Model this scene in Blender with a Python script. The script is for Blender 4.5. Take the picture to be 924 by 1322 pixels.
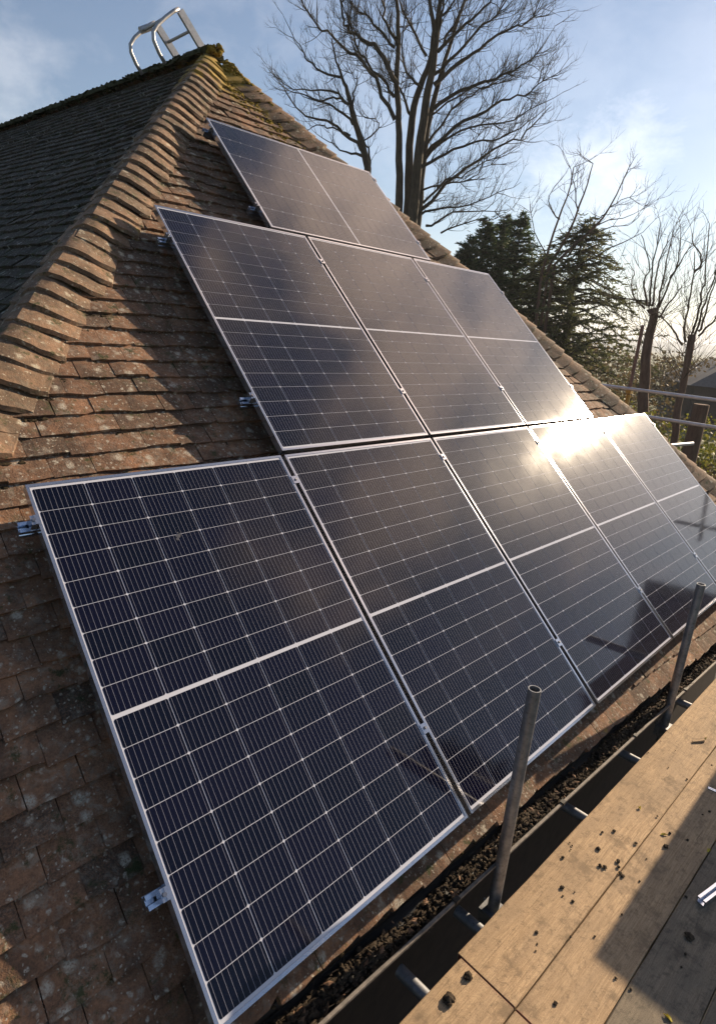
import bpy, bmesh, math, random
from mathutils import Vector, Matrix
R = random.Random(7)
rad = math.radians
sc = bpy.context.scene
for o in list(bpy.data.objects): bpy.data.objects.remove(o)
COL = sc.collection
G0 = 4.0                                   # height of the panel corner above the garden

# ------------------------------------------------------------------ camera
def unit(v): return Vector(v).normalized()
CR, CD, CF = unit((0.7174553, -0.6921785, 0.0784019)), unit((-0.1344932, -0.2480697, -0.9593607)), unit((0.683498, 0.677754, -0.2710722))
CP = Vector((-0.661688, -2.198879, 0.628059)) + Vector((0, 0, G0))
FPX, PX, PY = 782.1617, 462-23.3751, 661-23.2408
cd = bpy.data.cameras.new('camera'); cam = bpy.data.objects.new('camera', cd); COL.objects.link(cam)
m = Matrix.Identity(4)
for i in range(3): m[i][0], m[i][1], m[i][2], m[i][3] = CR[i], -CD[i], -CF[i], CP[i]
cam.matrix_world = m
cd.sensor_width = 36; cd.sensor_fit = 'AUTO'; cd.lens = FPX/1322*36
cd.shift_x = 23.3751/1322; cd.shift_y = -23.2408/1322
cd.clip_start = 0.05; cd.clip_end = 9000
sc.camera = cam
def ray(x, y): return (CR*((x-PX)/FPX) + CD*((y-PY)/FPX) + CF).normalized()
def at(x, y, d): return CP + ray(x, y)*d          # a point of the place, seen at (x, y), d metres away
def proj(p):
    d = Vector(p)-CP; z = d.dot(CF)
    return (PX+FPX*d.dot(CR)/z, PY+FPX*d.dot(CD)/z, z) if z > .05 else (-9e9, 0, -1)

# ------------------------------------------------------------------ sky, sun, exposure
SUN = unit((0.911, -0.083, 0.396))
SUN_EL = math.asin(SUN.z); SUN_AZ = math.atan2(SUN.x, SUN.y)
wd = bpy.data.worlds.new('World'); sc.world = wd; wd.use_nodes = True
nt = wd.node_tree; nt.nodes.clear()
def N(nt, t, **k):
    n = nt.nodes.new(t)
    for a, b in k.items():
        if a[:2] == 'i_':
            key = a[2:]; n.inputs[int(key) if key.isdigit() else key.replace('_', ' ')].default_value = b
        else: setattr(n, a, b)
    return n
def ramp(nt, src, stops, interp='LINEAR'):
    r = nt.nodes.new('ShaderNodeValToRGB'); r.color_ramp.interpolation = interp
    e = r.color_ramp.elements
    while len(e) < len(stops): e.new(.5)
    for k, (p, c) in enumerate(stops):
        e[k].position = p; e[k].color = c if len(c) == 4 else (*c, 1)
    nt.links.new(src, r.inputs[0]); return r
g = lambda v: (v, v, v, 1)
sky = N(nt, 'ShaderNodeTexSky', sky_type='NISHITA', sun_disc=False, sun_elevation=SUN_EL, sun_rotation=SUN_AZ,
        air_density=1.0, dust_density=.35, ozone_density=2.3, altitude=50)
tc = N(nt, 'ShaderNodeTexCoord')
mp = N(nt, 'ShaderNodeMapping'); mp.inputs['Scale'].default_value = (1, 1, 1.7)
nt.links.new(tc.outputs['Generated'], mp.inputs[0])
def mth(op, a, b=0):
    x = N(nt, 'ShaderNodeMath', operation=op)
    for k, v in enumerate((a, b)):
        if hasattr(v, 'is_linked'): nt.links.new(v, x.inputs[k])
        else: x.inputs[k].default_value = v
    return x.outputs[0]
n1 = N(nt, 'ShaderNodeTexNoise', i_Scale=2.1, i_Detail=8, i_Roughness=.6, i_Distortion=.3); nt.links.new(mp.outputs[0], n1.inputs[0])
n2 = N(nt, 'ShaderNodeTexNoise', i_Scale=11, i_Detail=8, i_Roughness=.62, i_Distortion=.2); nt.links.new(mp.outputs[0], n2.inputs[0])
veil = ramp(nt, n1.outputs[0], [(.52, g(0)), (.78, g(.15))]).outputs[0]      # thin high cloud
fac = veil
for (px_, py_, sz, am) in ((775, 225, .10, 1.0), (12, 105, .075, .6), (650, 170, .07, .35), (740, 110, .10, .22), (475, 150, .12, .30), (905, 60, .12, .22), (300, -350, .3, .4)):
    dv = N(nt, 'ShaderNodeVectorMath', operation='DISTANCE'); nt.links.new(tc.outputs['Generated'], dv.inputs[0]); dv.inputs[1].default_value = ray(px_, py_)
    b_ = mth('ADD', mth('MULTIPLY', dv.outputs['Value'], 1/sz), mth('MULTIPLY', mth('SUBTRACT', n2.outputs[0], .5), 2.6))
    r_ = ramp(nt, b_, [(.15, g(am)), (1, g(0))]).outputs[0]
    fac = mth('MAXIMUM', fac, r_)
far_ = mth('MULTIPLY', fac, 0)
for (az_, el_, sz, am) in ((83, 48, .27, .95), (93, 42, .25, .9), (105, 40, .27, .8), (104, 24, .34, .3)):     # clouds beyond the frame
    dv = N(nt, 'ShaderNodeVectorMath', operation='DISTANCE'); nt.links.new(tc.outputs['Generated'], dv.inputs[0])
    dv.inputs[1].default_value = (math.sin(rad(az_))*math.cos(rad(el_)), math.cos(rad(az_))*math.cos(rad(el_)), math.sin(rad(el_)))
    b_ = mth('ADD', mth('MULTIPLY', dv.outputs['Value'], 1/sz), mth('MULTIPLY', mth('SUBTRACT', n1.outputs[0], .5), 4.0))
    far_ = mth('MAXIMUM', far_, ramp(nt, b_, [(.0, g(am)), (1, g(0))], 'EASE').outputs[0])
br = N(nt, 'ShaderNodeMix', data_type='RGBA', blend_type='ADD'); br.inputs[0].default_value = 1      # cloud: sky behind plus sunlit vapour
nt.links.new(sky.outputs[0], br.inputs[6]); br.inputs[7].default_value = (3.8, 3.3, 2.8, 1)
mx = N(nt, 'ShaderNodeMix', data_type='RGBA', blend_type='MIX')
nt.links.new(fac, mx.inputs[0]); nt.links.new(sky.outputs[0], mx.inputs[6]); nt.links.new(br.outputs[2], mx.inputs[7])
b2 = N(nt, 'ShaderNodeMix', data_type='RGBA', blend_type='ADD'); b2.inputs[0].default_value = 1      # clouds close to the sun are lit through
nt.links.new(mx.outputs[2], b2.inputs[6]); b2.inputs[7].default_value = (22, 15.3, 10, 1)
m3 = N(nt, 'ShaderNodeMix', data_type='RGBA', blend_type='MIX'); nt.links.new(far_, m3.inputs[0]); nt.links.new(mx.outputs[2], m3.inputs[6]); nt.links.new(b2.outputs[2], m3.inputs[7]); mx = m3
bg = N(nt, 'ShaderNodeBackground', i_Strength=.060); nt.links.new(mx.outputs[2], bg.inputs[0])
wo = N(nt, 'ShaderNodeOutputWorld'); nt.links.new(bg.outputs[0], wo.inputs[0])
ld = bpy.data.lights.new('sun', 'SUN'); ld.energy = 4.9; ld.angle = rad(.55); ld.color = (1, .80, .57)
lo = bpy.data.objects.new('sun', ld); COL.objects.link(lo)
lo.rotation_euler = SUN.to_track_quat('Z', 'Y').to_euler()
sc.view_settings.view_transform = 'Standard'; sc.view_settings.look = 'None'
sc.view_settings.exposure = 1.02; sc.view_settings.gamma = 1
sc.render.engine = 'CYCLES'
sc.render.resolution_x = 715; sc.render.resolution_y = 1024

# ------------------------------------------------------------------ materials
MATS = {}
def newmat(name):
    m = bpy.data.materials.new(name); m.use_nodes = True; MATS[name] = m
    t = m.node_tree; p = t.nodes['Principled BSDF']; return m, t, p
def L(t, a, b): t.links.new(a, b)
def noise(t, vec, scale, detail=4, rough=.55, dist=0):
    n = N(t, 'ShaderNodeTexNoise', i_Scale=scale, i_Detail=detail, i_Roughness=rough, i_Distortion=dist)
    L(t, vec, n.inputs[0]); return n.outputs[0]
def mix(t, fac, a, b, mode='MIX'):
    x = N(t, 'ShaderNodeMix', data_type='RGBA', blend_type=mode)
    for s, v in ((0, fac), (6, a), (7, b)):
        if hasattr(v, 'links') or hasattr(v, 'is_linked'): L(t, v, x.inputs[s])
        elif s == 0: x.inputs[0].default_value = v
        else: x.inputs[s].default_value = (*v, 1) if len(v) == 3 else v
    return x.outputs[2]
def math_(t, op, a, b=0, c=0):
    x = N(t, 'ShaderNodeMath', operation=op)
    for s, v in enumerate((a, b, c)):
        if hasattr(v, 'is_linked'): L(t, v, x.inputs[s])
        else: x.inputs[s].default_value = v
    return x.outputs[0]
def bump(t, p, h, strength=.4, dist=.01):
    b = N(t, 'ShaderNodeBump', i_Strength=strength, i_Distance=dist); L(t, h, b.inputs['Height']); L(t, b.outputs[0], p.inputs['Normal'])
def simple(name, col, rough=.6, metal=0, var=.25, scale=30, bmp=.15, spec=.5):
    m, t, p = newmat(name)
    ge = N(t, 'ShaderNodeNewGeometry').outputs['Position']
    n = noise(t, ge, scale, 5, .6)
    r = ramp(t, n, [(.25, tuple(c*(1-var) for c in col)), (.75, tuple(min(1, c*(1+var)) for c in col))])
    L(t, r.outputs[0], p.inputs['Base Color']); p.inputs['Roughness'].default_value = rough
    p.inputs['Metallic'].default_value = metal; p.inputs['Specular IOR Level'].default_value = spec
    if bmp: bump(t, p, n, bmp, .004)
    return m
def tile_mat(name, base, alt, dark, lich, lich_amt, moss_amt, ochre=False):
    m, t, p = newmat(name)
    ge = N(t, 'ShaderNodeNewGeometry').outputs['Position']
    oi = N(t, 'ShaderNodeObjectInfo').outputs['Random']
    at_ = N(t, 'ShaderNodeAttribute', attribute_name='rnd').outputs['Fac']
    rnd = math_(t, 'FRACT', math_(t, 'ADD', math_(t, 'MULTIPLY', oi, 7.31), at_))
    c = ramp(t, rnd, [(0, dark), (.25, base), (.55, alt), (.8, base), (1, tuple(x*.72 for x in alt))]).outputs[0]
    n1 = noise(t, ge, 9, 6, .65); n2 = noise(t, ge, 45, 5, .7); n3 = noise(t, ge, 160, 3, .7)
    c = mix(t, ramp(t, n1, [(.40, g(0)), (.62, g(.62))]).outputs[0], c, dark)                 # algae film
    c = mix(t, ramp(t, n2, [(.45, g(0)), (.7, g(.55))]).outputs[0], c, tuple(x*.45 for x in dark))
    c = mix(t, ramp(t, n3, [(.3, g(.35)), (.6, g(0))]).outputs[0], c, tuple(x*1.5 for x in alt))
    n6 = noise(t, ge, 26, 8, .75, .6); c = mix(t, ramp(t, n6, [(.50, g(0)), (.62, g(.6*lich_amt))]).outputs[0], c, tuple(x*.62 for x in lich))
    n7 = noise(t, ge, 3.2, 7, .7); c = mix(t, ramp(t, n7, [(.44, g(0)), (.60, g(.6))]).outputs[0], c, tuple(x*.62 for x in dark))
    # pale crusts of lichen: irregular discs
    wv = N(t, 'ShaderNodeVectorMath', operation='ADD'); L(t, ge, wv.inputs[0])
    nv = N(t, 'ShaderNodeTexNoise', i_Scale=30, i_Detail=3); L(t, ge, nv.inputs[0])
    sc_ = N(t, 'ShaderNodeVectorMath', operation='SCALE'); L(t, nv.outputs['Color'], sc_.inputs[0]); sc_.inputs['Scale'].default_value = .035
    L(t, sc_.outputs[0], wv.inputs[1])
    for scale, hi, am in ((15, .34, lich_amt), (38, .32, lich_amt), (80, .34, lich_amt*.8)):
        v = N(t, 'ShaderNodeTexVoronoi', i_Scale=scale); L(t, wv.outputs[0], v.inputs[0])
        dsc = ramp(t, v.outputs['Distance'], [(hi*.45, g(1)), (hi, g(0))]).outputs[0]
        sel = N(t, 'ShaderNodeSeparateColor'); L(t, v.outputs['Color'], sel.inputs[0])
        on = ramp(t, sel.outputs[0], [(1-am*.55, g(0)), (1-am*.55+.03, g(1))]).outputs[0]
        brk = ramp(t, n3, [(.38, g(.15)), (.55, g(.85))]).outputs[0]
        c = mix(t, math_(t, 'MULTIPLY', math_(t, 'MULTIPLY', dsc, on), brk), c, lich)
    if ochre:
        n4 = noise(t, ge, 5, 6, .7)
        d = N(t, 'ShaderNodeVectorMath', operation='DISTANCE'); L(t, ge, d.inputs[0]); d.inputs[1].default_value = APEX
        near = ramp(t, d.outputs['Value'], [(.0, g(1)), (.22, g(.0))]).outputs[0]
        near = ramp(t, math_(t, 'MULTIPLY', d.outputs['Value'], .25), [(.05, g(.30)), (.25, g(0))]).outputs[0]
        f = ramp(t, math_(t, 'ADD', n4, near), [(.66, g(0)), (.74, g(.85))]).outputs[0]
        c = mix(t, f, c, (.30, .20, .035))
    if moss_amt:
        n5 = noise(t, ge, 14, 7, .75)
        c = mix(t, ramp(t, n5, [(.62-moss_amt*.2, g(0)), (.72-moss_amt*.2, g(.9))]).outputs[0], c, (.035, .045, .015))
    L(t, c, p.inputs['Base Color']); p.inputs['Roughness'].default_value = .88; p.inputs['Specular IOR Level'].default_value = .25
    hsum = math_(t, 'ADD', n2, math_(t, 'MULTIPLY', n3, .6))
    bump(t, p, hsum, .75, .006)
    return m

P = rad(43); CP_, SP_ = math.cos(P), math.sin(P)
APEX_V = -4.264; UA = 2.744
def PW(u, v, n=0.0):       # panel-plane coordinates: u along the eave, v down the slope, n out of the roof
    return Vector((u, -v*CP_ - n*SP_, -v*SP_ + n*CP_ + G0))
NF = Vector((0, -SP_, CP_)); UPF = Vector((0, CP_, SP_))
ZT = -.192                  # plane under the tiles
APEX = PW(UA, APEX_V, -.1)
uL = lambda v: UA - .731*(v-APEX_V)
uR = lambda v: UA + .731*(v-APEX_V)

M_tile = tile_mat('clay tile', (.205, .110, .066), (.32, .165, .09), (.062, .046, .036), (.46, .42, .34), .78, .32, True)
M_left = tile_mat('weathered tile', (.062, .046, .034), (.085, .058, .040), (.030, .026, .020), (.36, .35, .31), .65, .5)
M_bonnet = tile_mat('bonnet tile', (.23, .140, .088), (.285, .168, .10), (.085, .066, .048), (.44, .40, .31), .6, .34, True)
M_ridge = simple('mossy ridge', (.045, .045, .022), .95, 0, .6, 25, .8, .1)
M_moss = simple('moss', (.040, .030, .018), 1, 0, .7, 60, .9, .1)
M_ochre = simple('ochre moss', (.21, .15, .03), 1, 0, .6, 30, .9, .1)
M_debris = simple('leaf mould', (.050, .037, .025), .95, 0, .7, 70, .9, .2)
M_felt = simple('roof felt', (.03, .028, .025), .9)
M_black = simple('black plastic', (.008, .008, .009), .6, 0, .3, 20, .1)
M_gutrim = simple('dusty highlit rim', (.16, .14, .12), .75, 0, .5, 40, .3)  # pale from dust, with the rim's highlight also put into the colour
M_fascia = simple('painted fascia', (.03, .024, .02), .55, 0, .4, 8, .1)
M_alu = simple('anodised aluminium', (.50, .50, .53), .15, .9, .06, 60, .05)
M_ladder = simple('dull ladder aluminium', (.42, .41, .41), .5, .55, .2, 40, .1)
M_rail = simple('mill aluminium', (.62, .68, .78), .22, 1, .1, 60, .05)
M_bolt = simple('steel bolt', (.25, .25, .27), .35, 1)

def galv():
    m, t, p = newmat('galvanised tube')
    ge = N(t, 'ShaderNodeNewGeometry').outputs['Position']
    n = noise(t, ge, 16, 5, .65); n2 = noise(t, ge, 70, 4, .7)
    c = ramp(t, n, [(.3, (.16, .17, .19)), (.7, (.34, .35, .37))]).outputs[0]
    c = mix(t, ramp(t, n2, [(.56, g(0)), (.7, g(.7))]).outputs[0], c, (.11, .09, .075))
    L(t, c, p.inputs['Base Color']); p.inputs['Metallic'].default_value = .75
    L(t, ramp(t, n2, [(.3, g(.38)), (.7, g(.62))]).outputs[0], p.inputs['Roughness']); bump(t, p, n2, .25, .002)
    return m
M_tube = galv()
M_tube2 = simple('pale galvanised tube', (.50, .51, .54), .5, .5, .15, 12, .1)
M_rust = simple('rusty tube', (.16, .10, .08), .65, .35, .35, 25, .3)
M_yellow = simple('yellow paint', (.36, .22, .04), .6, 0, .2)
M_boardend = simple('rusty band', (.12, .04, .025), .6, .4, .4, 60, .3)

def wood(name, a, b, c_):
    m, t, p = newmat(name)
    tcn = N(t, 'ShaderNodeTexCoord').outputs['Object']
    oi = N(t, 'ShaderNodeObjectInfo').outputs['Random']
    cv = N(t, 'ShaderNodeCombineXYZ'); L(t, math_(t, 'MULTIPLY', oi, 37.0), cv.inputs[0]); L(t, math_(t, 'MULTIPLY', oi, 11.0), cv.inputs[2])
    ad = N(t, 'ShaderNodeVectorMath', operation='ADD'); L(t, tcn, ad.inputs[0]); L(t, cv.outputs[0], ad.inputs[1])
    mpn = N(t, 'ShaderNodeMapping'); mpn.inputs['Scale'].default_value = (1.0, 26, 26); L(t, ad.outputs[0], mpn.inputs[0])
    gr = noise(t, mpn.outputs[0], 2.6, 8, .62, .8)
    mp2 = N(t, 'ShaderNodeMapping'); mp2.inputs['Scale'].default_value = (1.4, 5, 5); L(t, ad.outputs[0], mp2.inputs[0])
    bl = noise(t, mp2.outputs[0], 2.0, 6, .6); fi = noise(t, ad.outputs[0], 240, 3, .7)
    c = ramp(t, gr, [(.30, tuple(x*.7 for x in b)), (.44, a), (.52, b), (.60, a), (.74, tuple(x*.75 for x in b))]).outputs[0]
    c = mix(t, ramp(t, bl, [(.42, g(0)), (.70, g(.85))]).outputs[0], c, c_)
    st = noise(t, ad.outputs[0], 7, 7, .7)
    c = mix(t, ramp(t, st, [(.54, g(0)), (.64, g(.65))]).outputs[0], c, tuple(x*.38 for x in c_))
    c = mix(t, ramp(t, fi, [(.34, g(.55)), (.52, g(0))]).outputs[0], c, tuple(x*.45 for x in a))
    sp = noise(t, ad.outputs[0], 95, 4, .75); c = mix(t, ramp(t, sp, [(.60, g(0)), (.66, g(.6))]).outputs[0], c, tuple(x*.35 for x in a))
    # knots
    v = N(t, 'ShaderNodeTexVoronoi', i_Scale=1.0); mpk = N(t, 'ShaderNodeMapping'); mpk.inputs['Scale'].default_value = (2.6, 6.0, 1); L(t, ad.outputs[0], mpk.inputs[0]); L(t, mpk.outputs[0], v.inputs[0])
    kn = math_(t, 'ADD', v.outputs['Distance'], math_(t, 'MULTIPLY', fi, .03))
    c = mix(t, ramp(t, kn, [(.05, g(.8)), (.085, g(.15)), (.10, g(.5)), (.12, g(0))]).outputs[0], c, tuple(x*.35 for x in b))
    dr = noise(t, ad.outputs[0], 24, 8, .8, .4); c = mix(t, ramp(t, dr, [(.51, g(0)), (.63, g(.65))]).outputs[0], c, tuple(x*.45 for x in c_))
    mp3 = N(t, 'ShaderNodeMapping'); mp3.inputs['Scale'].default_value = (3.0, 60, 1); mp3.inputs['Rotation'].default_value = (0, 0, .5); L(t, ad.outputs[0], mp3.inputs[0])
    sc3 = noise(t, mp3.outputs[0], 3.5, 3, .6, .3); c = mix(t, ramp(t, sc3, [(.66, g(0)), (.70, g(.45))]).outputs[0], c, tuple(x*.5 for x in b))
    sm3 = noise(t, ad.outputs[0], 2.2, 5, .6); c = mix(t, ramp(t, sm3, [(.45, g(0)), (.7, g(.5))]).outputs[0], c, tuple(x*.62 for x in c_))
    L(t, c, p.inputs['Base Color']); p.inputs['Roughness'].default_value = .82; p.inputs['Specular IOR Level'].default_value = .25
    bump(t, p, math_(t, 'ADD', gr, math_(t, 'MULTIPLY', fi, .4)), .8, .004)
    return m
M_wood = wood('scaffold board wood', (.56, .395, .235), (.36, .245, .14), (.37, .265, .165))
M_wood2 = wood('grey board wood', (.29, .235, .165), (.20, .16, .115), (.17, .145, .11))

def cell_mat():
    m, t, p = newmat('silicon cell')
    tcn = N(t, 'ShaderNodeTexCoord').outputs['Object']
    s = N(t, 'ShaderNodeSeparateXYZ'); L(t, tcn, s.inputs[0])
    # ten silver wires across each cell
    f = math_(t, 'FRACT', math_(t, 'MULTIPLY', math_(t, 'ADD', s.outputs[0], 1.81), 1/.0181))
    d = math_(t, 'ABSOLUTE', math_(t, 'SUBTRACT', f, .5))
    w = math_(t, 'LESS_THAN', d, .024)
    oi = N(t, 'ShaderNodeObjectInfo').outputs['Random']
    base = ramp(t, oi, [(0, (.0016, .0024, .009)), (.5, (.002, .0026, .011)), (1, (.003, .003, .013))]).outputs[0]
    c = mix(t, w, base, (.24, .24, .28))
    L(t, c, p.inputs['Base Color']); 
    glass(t, p); return m
def glass(t, p):
    p.inputs['Roughness'].default_value = .33; p.inputs['Specular IOR Level'].default_value = .002; p.inputs['Specular Tint'].default_value = (1, .78, .5, 1)
    p.inputs['Coat Weight'].default_value = 1; p.inputs['Coat IOR'].default_value = 1.37
    ge = N(t, 'ShaderNodeNewGeometry').outputs['Position']
    n = noise(t, ge, 3.5, 5, .6)
    L(t, ramp(t, n, [(.35, g(.048)), (.65, g(.075))]).outputs[0], p.inputs['Coat Roughness'])
M_cell = cell_mat()
def back_mat():
    m, t, p = newmat('white backsheet'); p.inputs['Base Color'].default_value = (.50, .51, .57, 1); glass(t, p); return m
M_back = back_mat()

def bark(name, a, b):
    m, t, p = newmat(name); ge = N(t, 'ShaderNodeNewGeometry').outputs['Position']
    mpn = N(t, 'ShaderNodeMapping'); mpn.inputs['Scale'].default_value = (5, 5, 1.2); L(t, ge, mpn.inputs[0])
    n = noise(t, mpn.outputs[0], 3, 6, .7)
    L(t, ramp(t, n, [(.3, a), (.7, b)]).outputs[0], p.inputs['Base Color']); p.inputs['Roughness'].default_value = .9
    p.inputs['Specular IOR Level'].default_value = .2; bump(t, p, n, .6, .03); return m
M_bark = bark('dark bark', (.035, .030, .022), (.095, .08, .055))
M_barkred = bark('brown bark', (.10, .06, .042), (.20, .13, .09))
M_twig = bark('twig bark', (.05, .035, .025), (.10, .075, .05))
def leafm(name, a, b, trans=.35):
    m, t, p = newmat(name); ge = N(t, 'ShaderNodeNewGeometry').outputs['Position']
    n = noise(t, ge, 1.3, 4, .6)
    at_ = N(t, 'ShaderNodeAttribute', attribute_name='rnd').outputs['Fac']
    f = math_(t, 'ADD', math_(t, 'MULTIPLY', at_, .6), math_(t, 'MULTIPLY', n, .4))
    c = ramp(t, f, [(.15, a), (.8, b)]).outputs[0]
    L(t, c, p.inputs['Base Color']); p.inputs['Roughness'].default_value = .6; p.inputs['Specular IOR Level'].default_value = .3
    tr = N(t, 'ShaderNodeBsdfTranslucent'); L(t, c, tr.inputs[0])
    ms = N(t, 'ShaderNodeMixShader'); ms.inputs[0].default_value = trans
    L(t, p.outputs[0], ms.inputs[1]); L(t, tr.outputs[0], ms.inputs[2])
    L(t, ms.outputs[0], t.nodes['Material Output'].inputs[0]); return m
M_conifer = leafm('conifer needles', (.024, .046, .02), (.085, .12, .04), .35)
M_cedar = leafm('cedar needles', (.05, .06, .026), (.15, .155, .06), .4)
M_hedge = leafm('yellow green leaves', (.045, .065, .012), (.20, .19, .03), .45)
M_brown = leafm('dry brown leaves', (.07, .05, .025), (.15, .11, .05), .35)
M_ivy = leafm('ivy leaves', (.03, .06, .015), (.14, .20, .06), .35)

# ------------------------------------------------------------------ mesh helpers
class MB:
    def __init__(s): s.v = []; s.f = []; s.mi = []; s.r = []
    def add(s, vs, fs, mi=0, r=None):
        k = len(s.v); s.v += [Vector(a) for a in vs]
        r = R.random() if r is None else r
        for f in fs: s.f.append([k+i for i in f]); s.mi.append(mi); s.r.append(r)
        return s
    def box(s, c, h, M=None, mi=0):         # centre, half sizes
        vs = [Vector((x, y, z)) for x in (-1, 1) for y in (-1, 1) for z in (-1, 1)]
        vs = [Vector((c[0]+a.x*h[0], c[1]+a.y*h[1], c[2]+a.z*h[2])) for a in vs]
        if M: vs = [M @ a for a in vs]
        return s.add(vs, [(0, 1, 3, 2), (4, 6, 7, 5), (0, 4, 5, 1), (2, 3, 7, 6), (0, 2, 6, 4), (1, 5, 7, 3)], mi)
    def tube(s, pts, rs, n=6, cap=True, mi=0):
        pts = [Vector(p) for p in pts]
        if not hasattr(rs, '__len__'): rs = [rs]*len(pts)
        k = len(s.v); ref = None
        for i, p in enumerate(pts):
            d = (pts[min(i+1, len(pts)-1)]-pts[max(i-1, 0)])
            if d.length < 1e-9: d = Vector((0, 0, 1))
            d.normalize()
            if ref is None: ref = d.orthogonal().normalized()
            ref = (ref-d*ref.dot(d))
            ref = ref.normalized() if ref.length > 1e-6 else d.orthogonal().normalized()
            b = d.cross(ref)
            for j in range(n):
                a = 2*math.pi*j/n
                s.v.append(p+(ref*math.cos(a)+b*math.sin(a))*rs[i])
        r = R.random()
        for i in range(len(pts)-1):
            for j in range(n):
                s.f.append([k+i*n+j, k+i*n+(j+1) % n, k+(i+1)*n+(j+1) % n, k+(i+1)*n+j]); s.mi.append(mi); s.r.append(r)
        if cap:
            s.f.append([k+j for j in range(n)][::-1]); s.mi.append(mi); s.r.append(r)
            s.f.append([k+(len(pts)-1)*n+j for j in range(n)]); s.mi.append(mi); s.r.append(r)
        return s
    def hollow(s, a, b, ro, ri, n=20, mi=0):     # pipe with a visible bore
        a, b = Vector(a), Vector(b); d = (b-a).normalized(); x = d.orthogonal().normalized(); y = d.cross(x)
        k = len(s.v)
        for p, r in ((a, ro), (b, ro), (b, ri), (b-d*.25, ri)):
            for j in range(n):
                t = 2*math.pi*j/n; s.v.append(p+(x*math.cos(t)+y*math.sin(t))*r)
        for i in range(3):
            for j in range(n):
                s.f.append([k+i*n+j, k+i*n+(j+1) % n, k+(i+1)*n+(j+1) % n, k+(i+1)*n+j]); s.mi.append(mi); s.r.append(0)
        return s
    def lump(s, c, r, sq=(1, 1, 1), mi=0, M=None):
        t = (1+5**.5)/2
        vs = [(-1, t, 0), (1, t, 0), (-1, -t, 0), (1, -t, 0), (0, -1, t), (0, 1, t), (0, -1, -t), (0, 1, -t), (t, 0, -1), (t, 0, 1), (-t, 0, -1), (-t, 0, 1)]
        fs = [(0, 11, 5), (0, 5, 1), (0, 1, 7), (0, 7, 10), (0, 10, 11), (1, 5, 9), (5, 11, 4), (11, 10, 2), (10, 7, 6), (7, 1, 8), (3, 9, 4), (3, 4, 2), (3, 2, 6), (3, 6, 8), (3, 8, 9), (4, 9, 5), (2, 4, 11), (6, 2, 10), (8, 6, 7), (9, 8, 1)]
        q = Matrix.Rotation(R.random()*6.28, 3, 'Z') @ Matrix.Rotation(R.random()*3, 3, 'X')
        out = []
        for a in vs:
            a = q @ Vector(a); a *= r/1.9*R.uniform(.65, 1.3)
            a = Vector((a.x*sq[0], a.y*sq[1], a.z*sq[2]))
            if M: a = M @ a
            out.append(a+Vector(c))
        return s.add(out, fs, mi)
    def mesh(s, name, mats, smooth=False):
        me = bpy.data.meshes.new(name); me.from_pydata(s.v, [], s.f)
        mats = mats if isinstance(mats, (list, tuple)) else [mats]
        for x in mats: me.materials.append(x)
        me.polygons.foreach_set('material_index', s.mi)
        a = me.attributes.new('rnd', 'FLOAT', 'FACE'); a.data.foreach_set('value', s.r)
        if smooth: me.polygons.foreach_set('use_smooth', [True]*len(s.f))
        me.update(); return me
    def build(s, name, mats, parent=None, smooth=False, auto=False):
        o = bpy.data.objects.new(name, s.mesh(name, mats, smooth)); COL.objects.link(o)
        if parent: o.parent = parent
        if auto: o.data.polygons.foreach_set('use_smooth', [True]*len(s.f)); o.data.set_sharp_from_angle(angle=rad(auto))
        return o
def inst(me, name, M, parent=None):
    o = bpy.data.objects.new(name, me); COL.objects.link(o)
    if parent: o.parent = parent
    o.matrix_local = M; return o
def thing(name, label, cat, M=None, group=None):
    o = bpy.data.objects.new(name, None); COL.objects.link(o); o.empty_display_size = .2
    if M is not None: o.matrix_world = M
    return tag(o, label, cat, group)
def tag(o, label=None, cat=None, group=None, kind=None):
    for k, v in (('label', label), ('category', cat), ('group', group), ('kind', kind)):
        if v: o[k] = v
    return o
T = Matrix.Translation

# ------------------------------------------------------------------ ground and hills
mt, t, p = newmat('garden grass'); ge = N(t, 'ShaderNodeNewGeometry').outputs['Position']
n = noise(t, ge, .35, 8, .7); c = ramp(t, n, [(.3, (.045, .055, .02)), (.55, (.075, .085, .025)), (.75, (.10, .09, .04))]).outputs[0]
L(t, c, p.inputs['Base Color']); p.inputs['Roughness'].default_value = .95; bump(t, p, noise(t, ge, 14, 5, .7), .8, .05)
gm = MB()
NG = 40
for i in range(NG+1):
    for j in range(NG+1):
        x, y = (i/NG-.5)*2, (j/NG-.5)*2
        x, y = x*abs(x)**1.5*4500, y*abs(y)**1.5*4500
        gm.v.append(Vector((x+10, y+5, 0)))
for i in range(NG):
    for j in range(NG):
        k = i*(NG+1)+j; gm.f.append([k, k+NG+1, k+NG+2, k+1]); gm.mi.append(0); gm.r.append(0)
tag(gm.build('ground', mt), kind='structure')
M_shade_ground = simple('ground shade tone', (.03, .03, .03), .9, 0, .3, 9, .3)  # dark sheet added on the ground: shade below the platform put into colour
pm = MB(); pm.add([(-6, -4.2, .006), (9.6, -4.2, .006), (9.6, .2, .006), (-6, .2, .006)], [(0, 1, 2, 3)]); tag(pm.build('shade_ground', M_shade_ground), kind='structure')
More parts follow.
